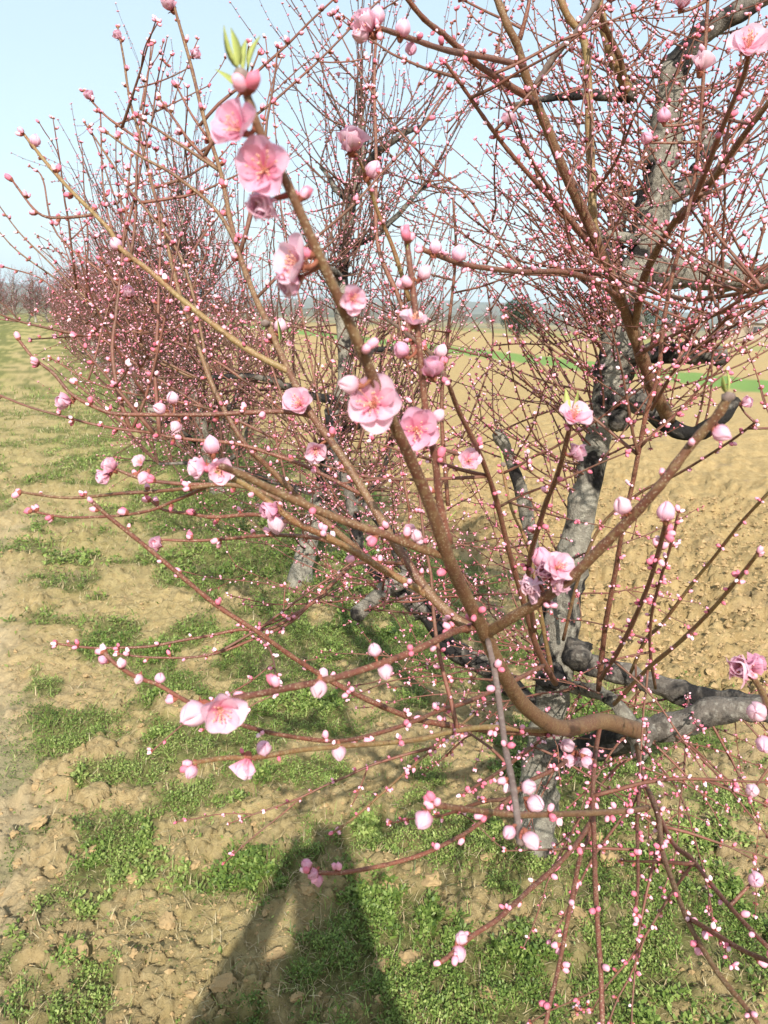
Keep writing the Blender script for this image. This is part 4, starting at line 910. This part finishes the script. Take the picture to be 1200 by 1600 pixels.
for q, (pts, rr) in enumerate(twigs):
    W = catmull(pts, 2); rad_ = np.interp(np.linspace(0, 1, len(W)), np.linspace(0, 1, len(rr)), rr)
    V, F = tube(W, rad_, 5)
    if q < 290:
        b = Buf(); b.add(V, F); link('twig', b.mesh('twig', [M['twig']], origin=base1), tree1)
    else: rest.add(V, F)
    buds_on(W, rad_, .025, sp_p, sp_d, sp_s, sp_z, .0055, .0095, .03, prob=.9)
if rest.n: link('small_twigs', rest.mesh('small_twigs', [M['twig']], origin=base1), tree1, kind='stuff')

bp, bd_, bs_ = np.array(sp_p), np.array(sp_d), np.array(sp_s)
vis = to_px(bp); app = bs_ / vis[:, 2]; inv = (vis[:, 0] > -10) & (vis[:, 0] < 1210) & (vis[:, 1] > -10) & (vis[:, 1] < 1610)
# leave blossom spots and the lens free
order = np.argsort(-app * inv); single = order[:295]; many = order[295:]
for q in single:
    o = link('bud', BUD_OBJ[rng.choice(4, p=[.45, .37, .06, .12])], tree1)
    o.matrix_local = mat4(basis(bd_[q], rng.uniform(0, 6)), bp[q] - base1, bs_[q] * 1.0)
cut = min(len(many), 4500); ch = rng.choice([1, 2, 3], len(many), p=[.45, .38, .17])
for tm, sel, cc in ((BUD_MD, many[:cut], ch[:cut]), (BUD_LO, many[cut:], ch[cut:])):
    V, Gp = bud_field(tm, bp[sel], bd_[sel], bs_[sel], cc)
    link('small_buds', mk_mesh('small_buds', V - base1, Gp, BUD_MATS), tree1, kind='stuff')
print('near tree: twigs', len(twigs), 'buds', len(bp))

# ------------------------------------------------------------------ other peach trees of the row
def gen_tree(seed, H, nshoot, lod, trunk_pts=None, lean=(0, 0)):
    """returns dict of curve lists in local coordinates"""
    global rng
    keep = rng; rng = np.random.default_rng(seed)
    if trunk_pts is None:
        hs = np.array([0, .25, .5, .8, 1.15, 1.5, 1.9, H * .78])
        wob = np.cumsum(rng.normal(0, .045, (len(hs), 2)), axis=0); wob[0] = 0
        trunk_pts = np.c_[wob[:, 0] + lean[0] * hs, wob[:, 1] + lean[1] * hs, hs]
    T = catmull(trunk_pts, 5); tr = np.interp(np.linspace(0, 1, len(T)), [0, .1, .4, .8, 1], [.075, .055, .046, .03, .014])
    limbs, shoots = [], []
    nl = 11
    for q in range(nl):
        i = int(len(T) * np.interp(q, [0, nl], [.16, .9])); a = q * 2.4 + rng.uniform(-.5, .5); L = rng.uniform(.4, .95) * (1.15 - .6 * i / len(T))
        el = rng.uniform(.1, .7)
        pts, _ = shoot(T[i], (math.cos(a) * math.cos(el), math.sin(a) * math.cos(el), math.sin(el)), L, .03, trop=.08, wob=.2, seg=.07)
        limbs.append((pts, np.linspace(.026, .010, len(pts)) * rng.uniform(.7, 1.2)))
    pool = [(pt, unit(np.array([pt[0] - T[min(len(T) - 1, 5)][0], pt[1] - T[min(len(T) - 1, 5)][1], 0])), r) for P_, r_ in limbs for pt, r in zip(P_[1:], r_[1:])]
    pool += [(pt, None, r) for pt, r in zip(T[6:], tr[6:])]
    for q in range(nshoot):
        p0, o, r = pool[rng.integers(len(pool))]
        if o is None or rng.random() < .3: a = rng.uniform(0, 6.28); o = np.array([math.cos(a), math.sin(a), 0])
        el = rng.choice([rng.uniform(.75, 1.35), rng.uniform(.2, .8), rng.uniform(-.35, .2)], p=[.5, .28, .22])
        d = o * math.cos(el) + np.array([0, 0, math.sin(el)]) + rng.normal(0, .15, 3)
        L = rng.uniform(.45, 1.15) * (1.1 if el > .7 else .85)
        L = min(L, max(.25, (H + .25 - p0[2]) * 1.15))
        pts, rr = shoot(p0, d, L, rng.uniform(.004, .0075), .0016, trop=.05 if el > .2 else .01, wob=.07, seg=.07)
        if pts[:, 2].min() < .12: continue
        shoots.append((pts, rr))
        if lod < 2:
            for _ in range(rng.integers(1, 5)):
                k = rng.integers(1, len(pts)); dd = unit(pts[k] - pts[k - 1]) + rng.normal(0, .5, 3)
                s2, r2 = shoot(pts[k], dd, rng.uniform(.1, .4), rr[k] * .7, .0013, trop=.05, seg=.07); shoots.append((s2, r2))
    rng = keep
    return T, tr, limbs, shoots

TREE_GROUP = 'peach trees in the orchard row'
def build_tree(seed, H, nshoot, lod, nsingle=0, trunk_pts=None, thick=1.0, lean=(0, 0)):
    T, tr, limbs, shoots = gen_tree(seed, H, nshoot, lod, trunk_pts, lean)
    e = empty('peach_tree', (0, 0, 0))
    b = Buf(); V, F = tube(T, tr * (1 if lod < 2 else 1.2), 12 if lod < 2 else 6, .35, seed); b.add(V, F)
    for q in range(4 if lod < 2 else 0):
        c = T[rng.integers(5, len(T) - 2)] + rng.normal(0, .015, 3); V = ICO1[0] * rng.uniform(.03, .05) * (1 + .2 * rng.normal(size=(len(ICO1[0]), 1))) + c; b.add(V, [ICO1[1]], 1)
    link('trunk', b.mesh('trunk', [M['bark_old'], M['bark_dark']]), e)
    lb = Buf()
    for pts, rr in limbs:
        V, F = tube(catmull(pts, 2), np.interp(np.linspace(0, 1, len(pts) * 2 - 1), np.linspace(0, 1, len(rr)), rr), 8 if lod < 2 else 4, .4, seed)
        if lod < 2: b = Buf(); b.add(V, F); link('limb', b.mesh('limb', [M['bark_dark']]), e)
        else: lb.add(V, F)
    if lb.n: link('limbs', lb.mesh('limbs', [M['bark_dark']]), e, kind='stuff')
    tb = Buf(); pp, dd, ss, zz = [], [], [], []
    shoots.sort(key=lambda t: -len(t[0]))
    for q, (pts, rr) in enumerate(shoots):
        W = catmull(pts, 2) if lod == 0 else pts
        rr = np.interp(np.linspace(0, 1, len(W)), np.linspace(0, 1, len(rr)), rr) * thick
        V, F = tube(W, rr, 4 if lod == 0 else 3, cap=False)
        if q < nsingle: b = Buf(); b.add(V, F); link('twig', b.mesh('twig', [M['twig_far']]), e)
        else: tb.add(V, F)
        if lod == 0: buds_on(W, rr, .045, pp, dd, ss, zz, .008, .013, .06)
        elif lod == 1: buds_on(W, rr, .085, pp, dd, ss, zz, .011, .017, .06, tipclust=False)
        else: buds_on(W, rr, .2, pp, dd, ss, zz, .022, .034, .1, tipclust=False, prob=.6)
    if tb.n: link('fine_twigs', tb.mesh('fine_twigs', [M['twig_far']]), e, kind='stuff')
    pp, dd, ss = np.array(pp), np.array(dd), np.array(ss)
    V, Gp = bud_field(BUD_LO, pp, dd, ss, rng.choice([1, 2, 3], len(pp), p=[.45, .35, .20]))
    link('flower_buds', mk_mesh('flower_buds', V, Gp, BUD_MATS), e, kind='stuff')
    return e, shoots

SP = 2.34
row0 = np.array([base1[0], base1[1]])
def row_pos(k, off=0.0):
    q = row0 + U * SP * k + Nn * off
    return Vector((q[0], q[1], float(height(np.array([q[0]]), np.array([q[1]]))[0]) - .03))

# second tree of the row, trunk traced from the photograph
b2 = row_pos(1)
T2 = np.array([P(x, y, 4.36) for x, y in ((466, 935), (476, 870), (498, 790), (515, 720), (530, 640), (540, 560), (533, 470), (540, 380), (552, 300), (566, 230), (560, 130))])
b2v = np.array(T2[0]); b2v[2] = b2[2]
t2l = T2 - b2v; t2l[0] = 0
e2, sh2 = build_tree(501, 3.3, 330, 0, 150, t2l)
e2.location = b2v; tag(e2, 'peach tree with a mossy leaning trunk, second along the row from the knotty tree', 'tree', TREE_GROUP)
# open blossoms scattered on the second tree
for q in range(26):
    pts, rr = sh2[rng.integers(len(sh2))]; k = rng.integers(1, len(pts))
    blossom(e2, np.zeros(3), pts[k] + rng.normal(0, .01, 3), unit(rng.normal(0, .5, 3) + np.array([.1, -1, .3])), rng.uniform(.026, .034), rng.choice([O, C_]), rng.choice([p, pk]))

e3, _ = build_tree(502, 3.1, 330, 0, 110, lean=(-.05, 0)); e3.location = row_pos(2)
tag(e3, 'peach tree third along the row, pale split trunk behind the pink shoots', 'tree', TREE_GROUP)
e4, _ = build_tree(503, 3.0, 280, 1, 0, thick=1.15); e4.location = row_pos(3); e4.rotation_euler.z = .8
e5, _ = build_tree(504, 2.9, 280, 1, 0, thick=1.15, lean=(.05, .03)); e5.location = row_pos(4); e5.rotation_euler.z = 2.0
f1, _ = build_tree(505, 3.0, 170, 2, 0, thick=1.8); f2, _ = build_tree(506, 2.9, 170, 2, 0, thick=1.8)
nth = ['fourth', 'fifth', 'sixth', 'seventh', 'eighth']
tag(e4, 'budding peach tree fourth along the row', 'tree', TREE_GROUP); tag(e5, 'budding peach tree fifth along the row', 'tree', TREE_GROUP)
kk = 5; f_used = {}
def place(src_, loc, rz, sc_, label, group):
    if src_.name not in f_used: o = src_; f_used[src_.name] = 1
    else: o = copy_tree(src_)
    o.location = loc; o.rotation_euler = (0, 0, rz); o.scale = (sc_,) * 3
    tag(o, label, 'tree', group); return o
place_src = [e4, e5]
f_used[e4.name] = 1; f_used[e5.name] = 1
for k in range(5, 8):
    place(place_src[k % 2], row_pos(k), k * 1.7, rng.uniform(.93, 1.05), 'budding peach tree %s along the row' % nth[k - 3], TREE_GROUP)
for k in range(8, 25):
    place([f1, f2][k % 2], row_pos(k, rng.normal(0, .08)), k * 2.1, rng.uniform(.92, 1.06), 'pinkish bare peach tree far along the row, merging with its neighbours', 'far peach trees of the same row')

# trees of another block across the end of the alley, and a bare block beyond the tilled field
for k in range(16):
    g = on_ground(-60 + k * 17 + rng.uniform(-5, 5), 500 + k * .7); d = rng.uniform(54, 66) if k % 2 else rng.uniform(66, 80)
    v = g[:2] / np.linalg.norm(g[:2]) * d
    place([f1, f2][k % 2], (v[0], v[1], float(height(v[:1], v[1:2])[0])), k * 1.3, rng.uniform(1.25, 1.45), 'reddish bare tree in the orchard block across the end of the grass alley', 'trees across the alley end')
for k in range(26):
    a = R(-14 + k * 1.75 + rng.uniform(-.4, .4)); d = rng.uniform(72, 100)
    v = np.array([math.sin(a) * d, math.cos(a) * d])
    place([f1, f2][k % 2], (v[0], v[1], float(height(v[:1], v[1:2])[0])), k * 1.9, rng.uniform(.85, 1.15), 'brown bare tree in the hedge line beyond the tilled field', 'bare trees beyond the field')

def evergreen(px, d, h, wdt, label, seed):
    g = np.random.default_rng(seed)
    a = math.atan((px - 600) / FPX); x, y = math.sin(a) * d, math.cos(a) * d
    e = empty('evergreen_tree', (x, y, float(height(np.array([x]), np.array([y]))[0])))
    V, F = tube([(0, 0, -.1), (.05, 0, h * .4), (0, .05, h * .8)], [.14, .1, .03], 7, .2); b = Buf(); b.add(V, F); link('trunk', b.mesh('trunk', [M['bark_dark']]), e)
    n = 5200; u = g.normal(size=(n, 3)); u /= np.linalg.norm(u, axis=1)[:, None]
    lob = 1 + .35 * (vnoise(u[:, 0] * 3 + 9, u[:, 1] * 3 + u[:, 2] * 2.3 + 9, seed) - .5)
    C = u * (g.random(n) ** .35 * lob)[:, None] * [wdt / 2, wdt / 2, h * .46] + [0, 0, h * .54]
    V, F = leaf_cloud(C, g.uniform(.1, .22, n), None, .8)
    link('crown', mk_mesh('crown', V, [(F, 0)], [M['evergreen']], False, dict(tone=np.repeat(g.random(n), 4))), e, kind='stuff')
    tag(e, label, 'tree')
evergreen(928, 62, 4.4, 3.6, 'dark round evergreen tree behind the knotty trunk at the field edge', 71)
evergreen(794, 66, 3.2, 3.0, 'smaller dark evergreen bush at the far edge of the tilled field', 72)
evergreen(985, 84, 3.6, 6.0, 'wide dark evergreen clump half hidden behind the brown hedge trees', 73)

# farm building at the right beyond the field
def box(b, x0, x1, y0, y1, z0, z1, m=0):
    V = np.array([(x, y, z) for x in (x0, x1) for y in (y0, y1) for z in (z0, z1)], float)
    b.add(V, [np.array([(0, 1, 3, 2), (4, 6, 7, 5), (0, 4, 5, 1), (2, 3, 7, 6), (0, 2, 6, 4), (1, 5, 7, 3)])], m)
M['wall'] = plain('plaster_wall', (.36, .30, .22), .9, c2=(.29, .235, .165), s=1.5)
M['roof'] = plain('corrugated_roof', (.30, .30, .29), .7, c2=(.20, .195, .185), s=1.0)
M['pane'] = plain('dark_pane', (.04, .05, .06), .15, spec=.6)
M['door'] = plain('wood_door', (.2, .13, .08), .8, c2=(.15, .09, .05), s=3)
def part(name, fn, mat, parent):
    b = Buf(); fn(b); return link(name, b.mesh(name, [mat], smooth=False), parent)
bl = empty('farm_shed', (0, 0, 0), R(-24)); g = R(25.5); bl.location = (math.sin(g) * 100, math.cos(g) * 100, float(height(np.array([math.sin(g) * 100]), np.array([math.cos(g) * 100]))[0]) - .05)
part('wall', lambda b: box(b, -4.5, 4.5, -2.5, 2.5, 0, 2.1), M['wall'], bl)
def gable(b):
    for x in (-4.5, 4.4):
        V = np.array([(x, -2.5, 2.1), (x, 2.5, 2.1), (x, 0, 3.3), (x + .1, -2.5, 2.1), (x + .1, 2.5, 2.1), (x + .1, 0, 3.3)])
        b.add(V, [np.array([(0, 2, 1), (3, 4, 5)]), np.array([(0, 3, 5, 2), (1, 2, 5, 4), (0, 1, 4, 3)])])
part('gable', gable, M['wall'], bl)
def roofs(sgn):
    def f(b):
        n = 60; xs = np.linspace(-4.8, 4.8, n); zc = .03 * np.sin(np.arange(n) * math.pi / 2)
        e0 = np.stack([xs, np.full(n, sgn * 2.8), 2.0 + zc], -1); e1 = np.stack([xs, np.zeros(n), 3.36 + zc], -1)
        V = np.concatenate([e0, e1, e0 + [0, 0, .06], e1 + [0, 0, .06]]); i = np.arange(n - 1)
        q = lambda a, c: np.stack([a * n + i, c * n + i, c * n + i + 1, a * n + i + 1], -1)
        b.add(V, [np.concatenate([q(0, 1), q(3, 2), q(2, 0)])])
    return f
part('roof', roofs(-1), M['roof'], bl); part('roof', roofs(1), M['roof'], bl)
for x in (-3.3, -1.2, 2.9):
    wn = part('window', lambda b: box(b, x - .45, x + .45, -2.54, -2.48, .9, 1.65), M['roof'], bl)
    part('pane', lambda b: box(b, x - .38, x - .03, -2.56, -2.545, .97, 1.58), M['pane'], wn); part('pane', lambda b: box(b, x + .03, x + .38, -2.56, -2.545, .97, 1.58), M['pane'], wn)
part('door', lambda b: box(b, .5, 1.4, -2.55, -2.48, 0, 1.85), M['door'], bl)
tag(bl, 'low plastered farm shed with grey corrugated roof beyond the tilled field', 'shed')

# ------------------------------------------------------------------ the photographer, standing behind the camera (the shadow in the foreground)
def person():
    J = dict(pel=(.06, -.40, .95), sp1=(.06, -.40, 1.12), sp2=(.06, -.39, 1.30), nk=(.06, -.37, 1.45), hd0=(.05, -.34, 1.53), hd1=(.05, -.33, 1.62), hd2=(.05, -.34, 1.68),
             ls=(-.13, -.38, 1.39), le=(-.23, -.22, 1.16), lw=(-.09, -.09, 1.43), lh=(-.06, -.07, 1.50), rs=(.20, -.38, 1.37), re=(.20, -.22, 1.12), rw=(.10, -.09, 1.42), rh=(.08, -.07, 1.50),
             lp=(-.04, -.40, .90), lk=(-.05, -.37, .50), la=(-.06, -.41, .10), lt=(-.07, -.27, .035), rp=(.16, -.40, .90), rk=(.17, -.37, .50), ra=(.18, -.41, .10), rt=(.19, -.27, .035))
    rad_ = dict(pel=.145, sp1=.14, sp2=.155, nk=.06, hd0=.075, hd1=.095, hd2=.075, ls=.075, le=.052, lw=.036, lh=.034, rs=.075, re=.052, rw=.036, rh=.034, lp=.095, lk=.07, la=.05, lt=.042, rp=.095, rk=.07, ra=.05, rt=.042)
    E = [('pel', 'sp1'), ('sp1', 'sp2'), ('sp2', 'nk'), ('nk', 'hd0'), ('hd0', 'hd1'), ('hd1', 'hd2'), ('sp2', 'ls'), ('ls', 'le'), ('le', 'lw'), ('lw', 'lh'), ('sp2', 'rs'), ('rs', 're'), ('re', 'rw'), ('rw', 'rh'), ('pel', 'lp'), ('lp', 'lk'), ('lk', 'la'), ('la', 'lt'), ('pel', 'rp'), ('rp', 'rk'), ('rk', 'ra'), ('ra', 'rt')]
    pts, rr, ee, idx = [], [], [], {}
    for k in J: idx[k] = len(pts); pts.append(J[k]); rr.append(rad_[k])
    for a, b in E: ee.append((idx[a], idx[b]))
    for s, h in ((-1, 'lh'), (1, 'rh')):                       # fingers closing round the phone's sides, thumb behind
        hx, hy, hz = J[h]
        for q, (dz, ln) in enumerate(((.045, .07), (.022, .078), (0, .074), (-.022, .06))):
            a = len(pts)
            pts += [(hx - s * .000, hy + .03, hz + dz), (hx - s * .004, hy + .03 + ln * .35, hz + dz + .004), (hx - s * .02, hy + .03 + ln * .38, hz + dz + .004)]
            rr += [.010, .009, .008]; ee += [(idx[h], a), (a, a + 1), (a + 1, a + 2)]
        a = len(pts); pts += [(hx - s * .012, hy + .002, hz + .03), (hx - s * .03, hy + .012, hz + .05)]; rr += [.011, .009]; ee += [(idx[h], a), (a, a + 1)]
    me = bpy.data.meshes.new('person'); me.from_pydata(pts, ee, []); o = link('person', me)
    o.location = (-.03, -.02, float(height(np.array([.06]), np.array([-.4]))[0]))
    md = o.modifiers.new('skin', 'SKIN'); md.use_smooth_shade = True
    sv = me.skin_vertices[0].data
    for q, r in enumerate(rr): sv[q].radius = (r, r); sv[q].use_root = (q == 0)
    o.modifiers.new('sub', 'SUBSURF').levels = 1; o.modifiers['sub'].render_levels = 1
    me.materials.append(plain('dark_clothing', (.06, .065, .08), .9, c2=(.04, .045, .06), s=30))
    tag(o, 'person in dark clothing standing with both hands raised, casting the foreground shadow', 'person')
    b = Buf(); V, F = ICO2; V = V * [.098, .112, .085] + np.array([.05, -.345, 1.675]); b.add(V[:], [F]); h = link('hair', b.mesh('hair', [plain('dark_hair', (.035, .025, .02), .7)]), o)
person()
def phone():
    b = Buf(); box(b, -.037, .057, -.034, -.026, 1.485, 1.585)
    o = link('smartphone', b.mesh('smartphone', [plain('phone_black', (.02, .02, .022), .3, spec=.5)], smooth=False))
    tag(o, 'slim black smartphone held in both hands by the person', 'phone')
phone()

# ------------------------------------------------------------------ air
def haze():
    b = Buf(); box(b, -4200, 4200, -400, 4600, -16, 110)
    m = bpy.data.materials.new('haze_air'); m.use_nodes = True; nt = m.node_tree; nt.nodes.clear()
    v = nd(nt, 'ShaderNodeVolumePrincipled', Density=.00017, Anisotropy=0.0); v.inputs['Color'].default_value = (.70, .86, 1, 1)
    out = nt.nodes.new('ShaderNodeOutputMaterial'); nt.links.new(v.outputs[0], out.inputs['Volume'])
    link('haze', b.mesh('haze', [m], smooth=False), kind='stuff')
if USE_HAZE: haze()
print('TRIS', sum(len(m.loops) - 2 * len(m.polygons) for m in bpy.data.meshes), len(bpy.data.objects))
